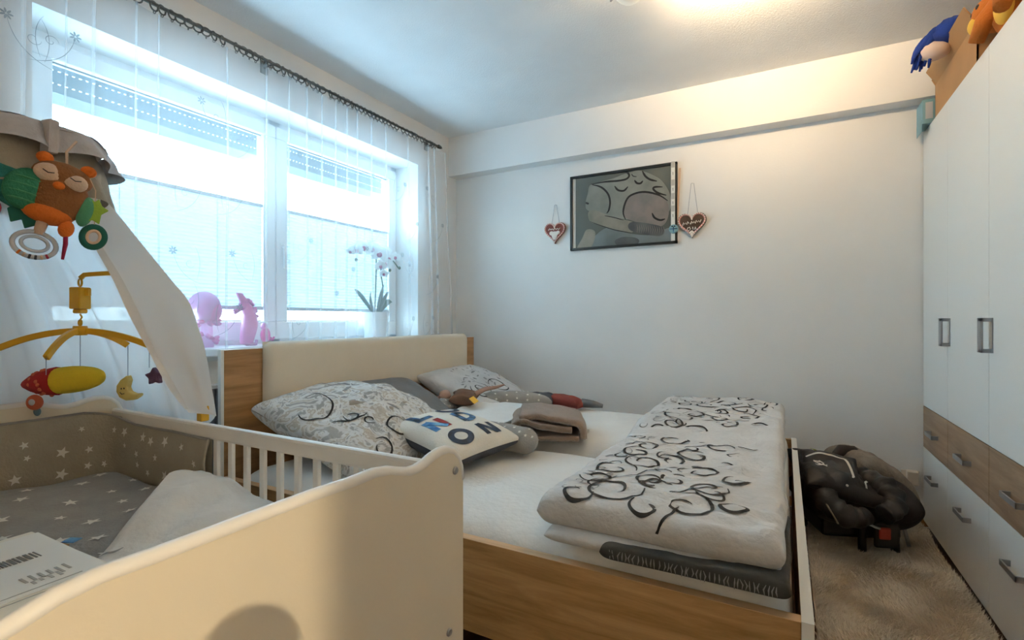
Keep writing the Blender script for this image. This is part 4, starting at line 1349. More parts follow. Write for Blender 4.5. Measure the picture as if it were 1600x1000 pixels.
obj('clamp', xf(box(-.014, .014, -.014, .014, -.03, .02), Matrix.Translation(Mp(.36, .055, -.27))), 'yellow', mob, bevel=.004)
def endp(dx, dy, L, drop):
    return Mp(dx * L, dy * L, -drop)
for a, b in ((MC, -.115), (Mp(.03, -.15, -.07), -.125), (Mp(.107, .06, -.05), -.15), (Mp(.207, .02, -.045), -.12)):
    a = Vector(a)
    obj('cord', tube([a, Vector((a.x, a.y, MC.z + b))], .0012, 5), 'string', mob)
# rocket
rk = thing('rocket_toy', 'yellow plush rocket toy with red spotted tail hanging from the mobile', 'toy', tuple(Mp(-.04, -.03, -.25)))
rm = Matrix.Translation(Mp(.0, -.04, -.152)) @ Matrix(((ru_.x, fu.x, 0, 0), (ru_.y, fu.y, 0, 0), (0, 0, 1, 0), (0, 0, 0, 1))) @ Matrix.Rotation(R(-6), 4, 'Y')
def taper_body(x0, x1, r, pwr=.5, n=20):
    ps = [Vector((x0 + (x1 - x0) * t, 0, 0)) for t in np.linspace(0, 1, n)]
    return tube(ps, [max(.002, r * (max(0, 1 - (2 * t - 1) ** 2)) ** pwr) for t in np.linspace(0, 1, n)], 18)
obj('body', xf(taper_body(-.115, .110, .042, .42), rm), 'yelcloth', rk, True)
tg = xf(tube([Vector((x, 0, 0)) for x in (-.150, -.14, -.115, -.09, -.06, -.036, -.030)], [.003, .012, .026, .036, .042, .0445, .043], 18), rm)
tlo = obj('tail', tg, 'redcloth', rk, True)
random.seed(6)
for i in range(16):
    an, xx = random.uniform(math.pi * .9, math.pi * 2.1), random.uniform(-.118, -.042)
    rr_ = .0445 - max(0, (-.036 - xx)) ** 1.5 * .95
    p = rm @ Vector((xx, rr_ * math.cos(an) * 1.0 if False else rr_ * math.sin(an) * 1.0, rr_ * math.cos(an)))
    obj('spot', ellip(p, .0062, .0062, .0062, 8, 6), 'coral', tlo, True)
fl = obj('flame', xf(ellip((-.100, -.015, -.058), .024, .016, .024, 16, 10), rm), 'coral', rk, True)
obj('window_patch', xf(ellip((-.095, -.030, -.056), .010, .004, .010, 12, 8), rm), 'clearring', fl, True)
obj('fin', xf(ellip((-.105, -.005, -.088), .010, .008, .014, 10, 8), rm), 'bluegrey', rk, True)
# moon
mn = thing('moon_toy', 'pale yellow felt moon toy with smiling face hanging from the mobile', 'toy', tuple(Mp(.15, -.12, -.25)))
mc_ = Mp(.107, .06, -.196)
def Ml(a, b, d):
    return mc_ + ru_ * a + Vector((0, 0, b)) - fu * d
cres = [(.004, .048), (.010, .030), (.004, .008), (.010, -.006), (.028, -.014), (.046, -.013), (.044, -.022), (.026, -.034), (.0, -.036), (-.020, -.026), (-.031, -.006), (-.030, .014), (-.018, .032)]
obj('crescent', prism(cres, lambda a, b, d: Ml(a, b, d), -.012, .012), 'paleyel', mn, bevel=.004)
obj('smile', join([tube([Ml(-.016, -.008, .013), Ml(-.010, -.014, .0135), Ml(-.002, -.012, .013)], .0012, 5), ellip(Ml(-.012, .004, .0128), .0018, .0018, .003, 8, 6), ellip(Ml(-.003, .005, .0128), .0018, .0018, .003, 8, 6)]), 'black', mn)
# star
sr = thing('star_toy', 'small purple plush star toy hanging from the mobile', 'toy', tuple(Mp(.22, 0, -.22)))
sc_ = Mp(.226, .02, -.148)
obj('star', prism(star(0, 0, .031, R(95), .55), lambda a, b, d: sc_ + ru_ * a + Vector((0, 0, b)) - fu * d, -.011, .011), 'purple', sr, bevel=.005)
obj('hanging_bead', ellip(sc_ + ru_ * .028 + Vector((0, 0, .006)), .003, .003, .003, 8, 6), 'rose', sr, True)

# ================================================================== WARDROBE
WX = .662
wd = thing('wardrobe', 'tall white wardrobe with grey-oak drawer band along the right wall', 'wardrobe', (.98, 2.4, 0))
WYs = [3.462, 2.998, 2.466, 1.934, 1.402]
obj('carcass', join([box(WX + .022, WX + .60, WYs[-1], WYs[0], .06, 2.112), box(WX + .04, WX + .60, WYs[-1], WYs[0], 0, .06)]), 'white', wd)
obj('top_board', box(WX + .021, WX + .60, WYs[-1], WYs[0] + .003, 2.112, 2.133), 'white', wd, bevel=.0015)
def pull_v(par, y0, z0, z1):
    obj('handle', join([box(WX - .034, WX - .026, y0 - .012, y0 + .026, z0, z1), box(WX - .034, WX + .001, y0 - .012, y0 + .012, z1 - .014, z1),
                        box(WX - .034, WX + .001, y0 - .012, y0 + .012, z0, z0 + .014), box(WX - .003, WX + .001, y0 - .016, y0 - .010, z0, z1)]), 'handle', par, bevel=.0015)
def pull_h(par, y0, y1, z0):
    obj('handle', join([box(WX - .028, WX - .023, y0, y1, z0 - .008, z0 + .012), box(WX - .028, WX + .001, y0, y0 + .006, z0 - .008, z0 + .012),
                        box(WX - .028, WX + .001, y1 - .006, y1, z0 - .008, z0 + .012)]), 'handle', par, bevel=.0012)
for i in range(4):
    ya, yb = WYs[i + 1] + .0015, WYs[i] - .0015
    d = obj('door', box(WX, WX + .02, ya, yb, .657, 2.134), 'white', wd, bevel=.0012)
    if i:
        pull_v(d, yb - .028, 1.0, 1.128)
    d = obj('drawer', box(WX, WX + .02, ya, yb, .434, .654), 'oak_grey', wd, bevel=.0012)
    pull_h(d, (ya + yb) / 2 - .068, (ya + yb) / 2 + .068, .535)
    d = obj('drawer', box(WX, WX + .02, ya, yb, .035, .431), 'white', wd, bevel=.0012)
    pull_h(d, (ya + yb) / 2 - .068, (ya + yb) / 2 + .068, .305)

# things on the wardrobe
cb = thing('cardboard_box', 'open brown cardboard box at the front of the wardrobe top', 'box', (.83, 2.95, 2.135))
bx0, bx1, by0, by1, bz0, bz1 = .668, .95, 2.62, 3.245, 2.135, 2.305
obj('side', box(bx0, bx0 + .006, by0, by1, bz0, bz1), 'card', cb)
obj('side', box(bx1 - .006, bx1, by0, by1, bz0, bz1), 'card', cb)
obj('end', box(bx0, bx1, by0, by0 + .006, bz0, bz1), 'card', cb)
obj('end', box(bx0, bx1, by1 - .006, by1, bz0, bz1), 'card', cb)
obj('bottom', box(bx0, bx1, by0, by1, bz0, bz0 + .006), 'card', cb)
obj('flap', xf(box(-.08, 0, 0, .60, -.002, .003), mtx((bx0 + .004, by0 + .01, bz1), ry=58)), 'card', cb)
obj('flap', xf(box(0, .27, 0, .09, -.002, .003), mtx((bx0, by1, bz1), rx=38)), 'card', cb)
tb = thing('small_carton', 'small pale blue carton at the far corner of the wardrobe top', 'box', (.68, 3.37, 2.135))
obj('carton', box(.628, .735, 3.300, 3.435, 2.136, 2.262), 'tealbox', tb, bevel=.002)
obj('flap', box(.626, .6285, 3.31, 3.425, 2.10, 2.16), 'tealbox', tb)
obj('print', join([box(.640, .67, 3.2985, 3.300, 2.16, 2.245), box(.69, .70, 3.2985, 3.300, 2.17, 2.235)]), 'clearring', tb)
# blue fluffy plush
bp = thing('blue_plush', 'royal blue shaggy plush toy flopped over the cardboard box', 'plush toy', (.62, 2.93, 2.31))
obj('body', ellip((.655, 2.885, 2.405), .075, .085, .050, 18, 12, bumpy=.2, seed=2), 'blueplush', bp, True)
obj('face', ellip((.600, 2.925, 2.345), .060, .055, .040, 16, 10), 'pinkish', bp, True)
random.seed(9)
for i in range(26):
    t = random.random()
    a = Vector((.66 - .07 * t, 2.84 + .10 * random.random(), 2.43 - .02 * t))
    e = Vector((.515 + .07 * random.random(), 2.90 + .09 * random.random(), 2.285 + .05 * random.random()))
    m_ = a.lerp(e, .5) + Vector((-.02, 0, .045))
    obj('tuft', tube(bez(tuple(a), tuple(m_), tuple(e), 8), [.014, .015, .015, .014, .013, .011, .008, .004], 6), 'blueplush', bp, True)
# orange plush
op = thing('orange_plush', 'orange-brown plush animal with yellow muzzle sitting on the wardrobe', 'plush toy', (.72, 2.50, 2.135))
obj('body', ellip((.755, 2.44, 2.235), .085, .10, .105, 20, 14, bumpy=.1), 'orangeplush', op, True)
obj('head', ellip((.715, 2.56, 2.295), .078, .085, .072, 20, 14, bumpy=.06), 'orangeplush', op, True)
obj('muzzle', ellip((.655, 2.575, 2.265), .026, .040, .034, 16, 10), 'yelpatch', op, True)
for dy in (-.075, .075):
    obj('ear', ellip((.735, 2.56 + dy, 2.355), .018, .026, .026, 12, 8), 'orangeplush', op, True)
obj('arm', tube([(.70, 2.45, 2.29), (.655, 2.48, 2.235), (.640, 2.52, 2.175)], [.034, .031, .024], 12), 'orangeplush', op, True)
obj('arm', tube([(.70, 2.36, 2.29), (.66, 2.31, 2.235), (.645, 2.28, 2.18)], [.034, .031, .024], 12), 'orangeplush', op, True)
obj('tummy', ellip((.685, 2.40, 2.235), .026, .055, .06, 14, 10), 'yelpatch', op, True)
for dy in (-.028, .03):
    obj('eye', ellip((.650, 2.565 + dy, 2.315), .008, .010, .012, 10, 8), 'black', op, True)

# ================================================================== BACK WALL DECORATION
YP = YB
pic = thing('framed_picture', 'black framed grey photo print with curled lines on the back wall', 'picture', (-1.007, YP, 1.63))
PX0, PX1, PZ0, PZ1 = -1.388, -.628, 1.631, 2.173
fwid = .016
fr = obj('frame', join([box(PX0, PX1, YP - .024, YP, PZ0, PZ0 + fwid), box(PX0, PX1, YP - .024, YP, PZ1 - fwid, PZ1),
                        box(PX0, PX0 + fwid, YP - .024, YP, PZ0, PZ1), box(PX1 - fwid, PX1, YP - .024, YP, PZ0, PZ1)]), 'frame', pic)
obj('print', box(PX0 + .01, PX1 - .01, YP - .010, YP - .002, PZ0 + .01, PZ1 - .01), 'photo', pic)
obj('print_margin', box(PX0 + fwid, PX0 + .038, YP - .0108, YP - .010, PZ0 + fwid, PZ1 - fwid), 'paperstrip', pic)
PW, PH = PX1 - PX0, PZ1 - PZ0
def psurf(u, v):       # u, v from 0 to 1 over the picture
    return (PX0 + u * PW, YP - .0108, PZ0 + v * PH)
def PP(poly):          # crop pixels (290..1210, 130..890) to picture fractions, using the tilted outline
    out = []
    for x, y in poly:
        u = (x - 290) / 915
        top = 265 - 135 * u
        bo = 890 - 55 * u
        out.append((u, (bo - y) / (bo - top)))
    return out
def flatpoly(poly, off):
    q = [Vector((u, v, 0)) for u, v in poly]
    m_ = len(q)
    q = smooth_path(q[-2:] + q + q[:3], (m_ + 4) * 6 + 1)[12:12 + m_ * 6]
    poly = [(min(.985, max(.02, p.x)), min(.98, max(.02, p.y))) for p in q]
    n = len(poly)
    return ([(PX0 + u * PW, YP - .0108 - off, PZ0 + v * PH) for u, v in poly], [tuple(range(n))])
def pic_poly(name, m, poly, off):
    obj(name, flatpoly(PP(poly), off), m, pic)
pic_poly('print_tone', 'photo_l', [(470, 330), (560, 300), (690, 265), (760, 235), (830, 215), (900, 200), (1010, 240), (1090, 300), (1150, 420), (1140, 560), (1000, 640), (780, 620), (610, 590), (450, 545), (430, 480), (450, 400)], .0003)
pic_poly('print_tone', 'photo_p', [(775, 600), (770, 500), (820, 430), (920, 392), (1040, 410), (1120, 465), (1140, 560), (1110, 660), (1040, 690), (900, 655)], .0006)
pic_poly('print_tone', 'photo_s', [(455, 560), (520, 545), (640, 590), (760, 620), (870, 660), (840, 735), (720, 715), (560, 670), (470, 640)], .0009)
pic_poly('print_tone', 'photo_b', [(440, 860), (520, 760), (640, 690), (800, 740), (1000, 760), (1150, 700), (1155, 835), (900, 850), (640, 868)], .0004)
pic_poly('print_tone', 'photo_s', [(350, 880), (400, 780), (440, 710), (510, 720), (515, 780), (470, 866)], .0005)
pic_poly('print_tone', 'photo_d', [(690, 810), (760, 775), (860, 780), (900, 810), (860, 852), (740, 862)], .0007)
pic_poly('print_tone', 'photo_d', [(840, 645), (1085, 690), (1065, 770), (830, 720)], .0012)
lines = [[(480, 322), (600, 300), (720, 290), (790, 275), (815, 245), (790, 215), (700, 175 + 45)], [(490, 325), (570, 345), (630, 400), (650, 470), (640, 540), (620, 570)],
         [(690, 335), (720, 370), (770, 375), (805, 340)], [(860, 285), (880, 310), (910, 312), (930, 290)], [(925, 205), (950, 250), (990, 280), (1045, 295)],
         [(785, 625), (765, 570), (775, 500), (810, 430), (880, 395), (960, 388), (1060, 415), (1130, 465)], [(1090, 345), (1030, 345), (1015, 362), (1050, 395), (1120, 418)],
         [(1005, 570), (1025, 610), (1070, 632), (1110, 622)], [(430, 478), (445, 485), (460, 488)], [(600, 590), (680, 605), (770, 630)], [(470, 640), (560, 672), (700, 715), (830, 738)],
         [(835, 230), (850, 250), (880, 255)]]
lg = []
for k_, l in enumerate(lines):
    q = [Vector((u * PW, v * PH, 0)) for u, v in PP(l)]
    q = smooth_path(q, 24)
    lg.append(ribbon(lambda u, v: (PX0 + u, YP - .0122, PZ0 + v), [(p.x, p.y) for p in q], .0135 if k_ < 9 else .006, 0))
obj('line_print', join(lg), 'ink', pic)
cuff = []
for i in range(13):
    u0 = 880 + i * 18
    q = [Vector((u * PW, v * PH, 0)) for u, v in PP([(u0, 665 + i * 2), (u0 + 8, 700 + i * 2), (u0 + 2, 740 + i)])]
    cuff.append(ribbon(lambda u, v: (PX0 + u, YP - .0124, PZ0 + v), [(p.x, p.y) for p in q], .004, 0))
obj('cuff_print', join(cuff), 'photo_p', pic)
# picture tape and medal hanging over the right edge of the frame
lan = thing('lanyard', 'white strip with grey blocks and round blue medal hanging over the picture', 'lanyard', (-.652, YP - .026, 1.65))
strip = obj('strap', box(-.666, -.640, YP - .0275, YP - .0255, 1.648, 2.168), 'paperstrip', lan)
for zc in (2.155, 2.035, 1.945, 1.862):
    obj('block_print', box(-.664, -.642, YP - .0285, YP - .0275, zc - .020, zc + .020), 'faintprint', strip)
for zc in (2.095, 1.99, 1.90, 1.815):
    obj('digit_print', join([box(-.6545, -.6515, YP - .0285, YP - .0275, zc - .010, zc + .010), box(-.656, -.652, YP - .0285, YP - .0275, zc + .004, zc + .007)]), 'print', strip)
obj('second_strap', xf(box(-.007, .007, -.001, .001, -.20, .20), mtx((-.622, YP - .012, 1.93), ry=3)), 'facecream', lan)
md = obj('medal', xf(lathe([(0, .010), (.026, .010), (.030, .006), (.030, 0), (0, 0)], (0, 0, 0), 24), mtx((-.648, YP - .028, 1.725), rx=90)), 'tealbox', lan, True)
obj('medal_cross', join([box(-.673, -.623, YP - .0395, YP - .038, 1.722, 1.728), box(-.651, -.645, YP - .0395, YP - .038, 1.70, 1.738)]), 'letterblue', md)
obj('medal_mark', join([ellip((-.656, YP - .038, 1.742), .006, .003, .004, 10, 6), ellip((-.641, YP - .038, 1.742), .006, .003, .004, 10, 6)]), 'black', md)

def heart_pts(w_, h_, n=44):
    out = []
    for i in range(n):
        t = 2 * math.pi * i / n
        x = 16 * math.sin(t) ** 3
        y = 13 * math.cos(t) - 5 * math.cos(2 * t) - 2 * math.cos(3 * t) - math.cos(4 * t)
        out.append((x / 16 * w_ / 2, (y + 2.5) / 14.5 * h_ / 2))
    return out
def ginger(name, label, cx, cz, w_, h_, zs, base_m, rim_m, squig, fill):
    t = thing(name, label, 'gingerbread', (cx, YP - .01, cz - h_ / 2), 'gingerbread hearts')
    hp = heart_pts(w_, h_)
    obj('heart', prism(hp, lambda a, b, d: (cx + a, YP - d, cz + b), .004, .024), base_m, t, bevel=.004)
    obj('icing_rim', tube([(cx + a * .90, YP - .025, cz + b * .90) for a, b in hp], .0055, 8, True), rim_m, t, True)
    for i in range(0, 44, 1):
        a, b = hp[i]
        if i == 0:
            bd = obj('icing_bead', ellip((0, 0, 0), .005, .004, .005, 8, 6), 'icing', t, True)
            o = bd
        else:
            o = bd.copy()
            COL.objects.link(o)
            o.parent = t
        o.matrix_parent_inverse = PINV[t.name] @ Matrix.Translation((cx + a * .92, YP - .0285, cz + b * .92))
    for q in squig:
        obj('icing_script', tube([(cx + a, YP - .0265, cz + b) for a, b in q], .0035, 6), 'icing', t, True)
    for (a, b, ra, rb) in fill:
        obj('icing_flower', ellip((cx + a, YP - .026, cz + b), ra, .003, rb, 12, 8), 'icing', t, True)
    obj('cord', tube([(cx - w_ * .16, YP - .012, cz + h_ * .42), (cx - w_ * .04, YP - .006, zs), (cx + w_ * .05, YP - .006, zs), (cx + w_ * .20, YP - .012, cz + h_ * .42)], .0016, 5), 'string', t)
    obj('nail', tube([(cx, YP, zs), (cx, YP - .012, zs)], .002, 6), 'steel', t)
def zig(x0, x1, z, amp, n, tilt=0):
    return [(x0 + (x1 - x0) * i / n, z + tilt * i / n + amp * (1 if i % 2 else -1) * (1 if i % 4 < 2 else .5)) for i in range(n + 1)]
ginger('gingerbread_heart', 'small gingerbread heart with thick white icing left of the picture', -1.512, 1.770, .172, .160, 1.985, 'gingerred', 'icingpink',
       [zig(-.05, .045, .030, .006, 9)], [(0, -.005, .036, .018), (-.025, .0, .018, .016), (.028, .002, .018, .014), (.0, -.035, .018, .016), (.0, -.02, .024, .02)])
ginger('gingerbread_heart', 'larger dark gingerbread heart with white icing script right of the picture', -.534, 1.740, .180, .165, 2.02, 'gingerdark', 'icingpink',
       [zig(-.058, -.018, .012, .009, 6, .006), zig(-.008, .058, .016, .008, 9, .008), [(-.022, -.012), (-.03, -.026), (-.018, -.034), (-.008, -.024), (-.016, -.010)],
        [(.006, -.012), (.006, -.026), (.018, -.028), (.022, -.012), (.026, -.026)]], [(-.012, -.050, .012, .009), (.010, -.050, .012, .009), (.0, -.042, .011, .008), (.0, -.06, .011, .008)])

# socket with plug near the wardrobe
so = thing('wall_socket', 'white wall socket with plugged-in adapter low on the back wall', 'socket', (.60, YB, .21))
obj('plate', box(.565, .645, YB - .010, YB, .215, .295), 'socket', so, bevel=.003)
obj('adapter', box(.585, .635, YB - .055, YB - .008, .225, .30), 'socket', so, bevel=.006)

# ================================================================== CEILING LAMP
LC = (-.20, 2.10)
lp = thing('ceiling_lamp', 'ceiling lamp with chrome bar and curved opal glass shades', 'lamp', (LC[0], LC[1], 2.4))
obj('ceiling_plate', box(LC[0] - .18, LC[0] + .18, LC[1] - .04, LC[1] + .04, ZC - .025, ZC), 'steel', lp, bevel=.004)
for i, dx in enumerate((-.375, -.04, .22)):
    x = LC[0] + dx
    hdr = obj('bar', tube([(LC[0] + dx * .7, LC[1], ZC - .02), (x - .02, LC[1], ZC - .06), (x - .085, LC[1], ZC - .118)], [.008, .008, .004], 8), 'steel', lp, True)
    # curved leaf-like glass shade, open to the ceiling
    sh_ = grid(lambda a, b, x=x: (x + .075 * (2 * a - 1), LC[1] + .062 * (2 * b - 1), ZC - .152 + .055 * (2 * a - 1) ** 2 + .040 * (2 * b - 1) ** 2), 14, 12)
    obj('shade', sh_, 'opal' if i else 'petal', lp, True)
    if i == 0:
        continue
    ld = bpy.data.lights.new('bulb', 'POINT')
    ld.energy = LAMP_W * 1.45
    ld.color = (1.0, .73, .44)
    ld.shadow_soft_size = .035
    lo = bpy.data.objects.new('bulb', ld)
    COL.objects.link(lo)
    lo.location = (x, LC[1], ZC - .10)
    lo.parent = lp
    lo.matrix_parent_inverse = PINV[lp.name]

# hallway lamp, seen only by its light through the open doorway
hl = thing('hall_lamp', 'round hallway ceiling lamp beyond the open doorway', 'lamp', (2.2, -1.48, 2.45))
obj('base', lathe([(0, 0), (.07, 0), (.07, -.03), (0, -.03)], (2.2, -1.48, ZC), 20), 'white', hl, True)
ld = bpy.data.lights.new('hall_bulb', 'POINT')
ld.energy = HALL_W
ld.color = (1.0, .82, .54)
ld.shadow_soft_size = .018
lo = bpy.data.objects.new('hall_bulb', ld)
COL.objects.link(lo)
lo.location = (2.2, -1.48, 2.52)
lo.parent = hl
lo.matrix_parent_inverse = PINV[hl.name]

# ================================================================== RUG
rug = thing('shaggy_rug', 'beige shaggy rug on the floor between bed and wardrobe', 'rug', (.36, 2.0, 0))
rx0, rx1, ry0, ry1 = .10, .652, .45, 3.45
obj('backing', box(rx0, rx1, ry0, ry1, .0005, .012), 'rug1', rug)
NB = 62000
px = rng.uniform(rx0 + .003, rx1 - .003, NB)
py = ry0 + (ry1 - ry0) * rng.uniform(0, 1, NB) ** .9
ang = rng.uniform(0, 2 * np.pi, NB)
lean = rng.uniform(.006, .030, NB)
# tufts lean together in patches
pang = 2.2 * np.sin(px * 9 + py * 3) + 2.0 * np.cos(py * 7 - px * 4)
la = pang + rng.normal(0, .7, NB)
hh = rng.uniform(.018, .034, NB)
wv = rng.uniform(.0012, .0024, NB)
bx_, by_ = np.cos(ang) * wv, np.sin(ang) * wv
V = np.zeros((NB, 5, 3))
V[:, 0] = np.stack([px - bx_, py - by_, np.full(NB, .010)], 1)
V[:, 1] = np.stack([px + bx_, py + by_, np.full(NB, .010)], 1)
mx_, my_ = px + np.cos(la) * lean * .35, py + np.sin(la) * lean * .35
V[:, 2] = np.stack([mx_ - bx_, my_ - by_, .010 + hh * .65], 1)
V[:, 3] = np.stack([mx_ + bx_, my_ + by_, .010 + hh * .65], 1)
V[:, 4] = np.stack([px + np.cos(la) * lean, py + np.sin(la) * lean, .010 + hh], 1)
V[:, :, 0] = np.clip(V[:, :, 0], .06, .657)
base = np.arange(NB)[:, None] * 5
tri = np.concatenate([base + np.array([[0, 1, 3]]), base + np.array([[0, 3, 2]]), base + np.array([[2, 3, 4]])], 0)
me = bpy.data.meshes.new('pile')
me.vertices.add(NB * 5)
me.vertices.foreach_set('co', V.reshape(-1))
me.loops.add(tri.size)
me.loops.foreach_set('vertex_index', tri.reshape(-1))
me.polygons.add(len(tri))
me.polygons.foreach_set('loop_start', np.arange(0, tri.size, 3))
me.update()
me.validate()
me.materials.append(M['rug2'])
po_ = bpy.data.objects.new('pile', me)
COL.objects.link(po_)
po_.parent = rug
po_.matrix_parent_inverse = PINV[rug.name]
po_['kind'] = 'stuff'

# ================================================================== BAG PILE ON THE RUG
stl = thing('folded_stroller', 'folded black stroller seat with red buckle standing on the rug', 'stroller', (.32, 3.02, .0))
sm = mtx((.285, 3.05, 0), rz=20) @ Matrix.Diagonal((.76, .90, 1.0, 1))
bo = Cushion(sm @ mtx((0, 0, .225), rx=0), .29, .215, .115, .03, 61, .25, pinch=.05)
obj('seat_body', bo.geo(34), 'black', stl, True)
obj('side_fabric', Cushion(sm @ mtx((.20, -.06, .225), rz=8), .095, .16, .12, .02, 63, .3).geo(24), 'black', stl, True)
obj('seat_base', xf(box(-.24, .22, -.16, .15, .07, .16), sm), 'blackmetal', stl, bevel=.02)
for (a, b) in ((-.03, -.19), (.17, -.17), (-.22, .12), (.20, .14)):
    obj('foot', xf(tube([(a, b, .14), (a, b, .07), (a, b - .005, .026)], [.024, .022, .024], 10), sm), 'blackmetal', stl, True)
obj('frame_tube', xf(tube([(.285, -.12, .02 + .01), (.275, -.06, .16), (.25, .05, .22)], .011, 10), sm), 'steel', stl, True)
obj('front_panel', xf(box(.03, .17, -.215, -.19, .05, .17), sm), 'blackmetal', stl, bevel=.012)
obj('buckle', xf(box(.05, .115, -.226, -.210, .095, .150), sm), 'redbtn', stl, bevel=.006)
obj('buckle_strap', xf(tube([(-.01, -.225, .165), (.02, -.232, .155), (.045, -.236, .150)], .006, 6), sm), 'clearring', stl, True)
hood = obj('mesh_hood', Cushion(sm @ mtx((.16, .06, .315), ry=24, rz=10), .21, .17, .12, .035, 65, .30, pinch=.02).geo(28), 'greymesh', stl, True)
obj('hood_bow', xf(tube([(.02, -.06, .42), (.10, .02, .435), (.19, .06, .385), (.26, .05, .29), (.30, .0, .23)], .006, 8), sm), 'steel', hood, True)
obj('hood_edge', xf(tube([(-.10, .02, .40), (-.02, .05, .445), (.06, .06, .44), (.12, .02, .40)], [.02, .032, .032, .02], 10), sm), 'black', hood, True)
# jacket thrown over it
jk = thing('jacket', 'black padded jacket with white piping thrown over the stroller', 'jacket', (.20, 2.95, .2))
jm = mtx((.225, 2.90, .355), rz=18)
jb = Cushion(jm @ mtx((0, 0, 0), ry=14, rx=12), .19, .18, .06, .075, 71, .30, pinch=.02)
obj('body', jb.geo(34), 'blackcoat', jk, True)
jc = Cushion(jm @ mtx((-.055, -.05, .045), ry=4, rx=30, rz=-16), .115, .10, .035, .05, 73, .30, pinch=.02)
obj('hood', jc.geo(26), 'blackcoat', jk, True)
def wtube(pts, radii, seed, n=22, amp=.25):
    g_ = tube(smooth_path([Vector(p) for p in pts], 30), [float(np.interp(i / 29, np.linspace(0, 1, len(radii)), radii)) for i in range(30)], n)
    ctr = smooth_path([Vector(p) for p in pts], 30)
    V_ = []
    for k_, p in enumerate(g_[0]):
        c_ = ctr[min(29, k_ // n)]
        d = p - c_
        s_ = 1 + amp * noise.noise(Vector((p.x * 14, p.y * 14, p.z * 20 + seed))) + (.10) * math.sin(k_ // n * 1.3 + seed + 2 * noise.noise(p * 9))
        V_.append(c_ + d * s_)
    return V_, g_[1]
obj('sleeve', xf(wtube([(-.13, -.06, -.01), (-.12, -.16, -.05), (-.075, -.20, -.10), (-.01, -.195, -.125), (.05, -.17, -.12)], [.045, .052, .050, .045, .034], 3, 22, .18), jm), 'blackcoat', jk, True)
obj('sleeve', xf(wtube([(.10, .0, .0), (.16, -.09, -.02), (.16, -.17, -.07), (.10, -.21, -.10)], [.06, .058, .05, .038], 9), jm), 'blackcoat', jk, True)
obj('piping', join([ribbon(jc.top, bez((-.10, .03), (-.02, .09), (.06, .05), 16), .009, .004, False), ribbon(jc.top, bez((.06, .05), (.08, .01), (.09, -.05), 16), .009, .004, False),
                    ribbon(jc.top, bez((-.04, -.08), (.02, -.045), (.09, -.05), 16), .009, .004, False)]), 'piping', jk)
obj('piping', join([ribbon(jb.top, bez((.06, -.14), (.06, -.08), (.11, -.06), 14), .009, .004, False), ribbon(jb.top, bez((-.06, .08), (.0, .11), (.07, .10), 14), .006, .004, False)]), 'piping', jk)
obj('piping', xf(tube([(-.165, -.15, -.02), (-.135, -.22, -.06), (-.105, -.265, -.13)], .004, 6), jm), 'greymesh', jk, True)
emb = []
random.seed(77)
for i in range(7):
    u, v = random.uniform(-.075, -.035), random.uniform(-.025, .01)
    emb.append(ribbon(jc.top, [(u, v), (u + random.uniform(.01, .025), v + random.uniform(-.012, .012)), (u + .03, v + random.uniform(-.01, .01))], .006, .005, False))
obj('logo_print', join(emb), 'piping', jk)
obj('snap', ellip(jb.top(-.03, -.165), .006, .006, .006, 10, 8), 'piping', jk, True)
obj('trim', ribbon(jb.top, bez((-.10, .12), (-.06, .15), (-.01, .13), 12), .022, .006, False), 'yellowgreen', jk)

# ================================================================== SILL ORNAMENTS
SX, SZ = -2.50, .985
orc = thing('potted_orchid', 'white orchid with magenta centres in a white ceramic pot on the sill', 'potted plant', (SX, 2.61, SZ))
obj('pot', lathe([(0, .0), (.068, 0), (.075, .01), (.094, .185), (.097, .19), (.090, .19), (.086, .17), (0, .168)], (SX, 2.61, SZ), 30), 'pot', orc, True)
obj('soil', lathe([(0, .174), (.086, .172)], (SX, 2.61, SZ), 24), 'soil', orc)
random.seed(17)
def leafblade(base, tip, bend, w_):
    n = 10
    V, Fc = [], []
    b, t_ = Vector(base), Vector(tip)
    for i in range(n + 1):
        t = i / n
        p = b.lerp(t_, t) + Vector(bend) * math.sin(math.pi * t)
        d = (t_ - b).normalized()
        sd = d.cross(Vector((1, .4, .2))).normalized()
        ww = w_ * math.sin(math.pi * min(1, t * .92 + .08)) ** .7
        V += [p - sd * ww, p + Vector((.006, 0, -.004)), p + sd * ww]
    for i in range(n):
        for k_ in range(2):
            Fc.append((3 * i + k_, 3 * i + k_ + 1, 3 * i + 4 + k_, 3 * i + 3 + k_))
    return V, Fc
for base, tip, bend, ww in (((SX, 2.60, 1.155), (SX + .06, 2.50, 1.31), (.0, -.02, .02), .030), ((SX, 2.62, 1.155), (SX + .07, 2.66, 1.32), (.0, .01, .02), .034),
                            ((SX + .01, 2.61, 1.155), (SX + .09, 2.59, 1.36), (0, 0, .02), .036), ((SX, 2.60, 1.155), (SX - .04, 2.45, 1.33), (0, -.02, .03), .028),
                            ((SX, 2.63, 1.155), (SX + .02, 2.75, 1.25), (0, .02, .04), .024)):
    obj('leaf', leafblade(base, tip, bend, ww), 'leaf', orc, True)
def stem_path(pts):
    return smooth_path([Vector(p) for p in pts], 26)
s1 = stem_path([(SX, 2.60, 1.15), (SX + .01, 2.60, 1.35), (SX + .01, 2.605, 1.52), (SX + .02, 2.58, 1.60), (SX + .02, 2.50, 1.63), (SX + .02, 2.40, 1.61), (SX + .02, 2.33, 1.56)])
s2 = stem_path([(SX, 2.63, 1.15), (SX + .02, 2.66, 1.32), (SX + .01, 2.65, 1.46), (SX + .02, 2.67, 1.54), (SX + .02, 2.74, 1.56), (SX + .02, 2.82, 1.50)])
obj('stem', tube(s1, .0045, 7), 'stem', orc, True)
obj('stem', tube(s2, .0045, 7), 'stem', orc, True)
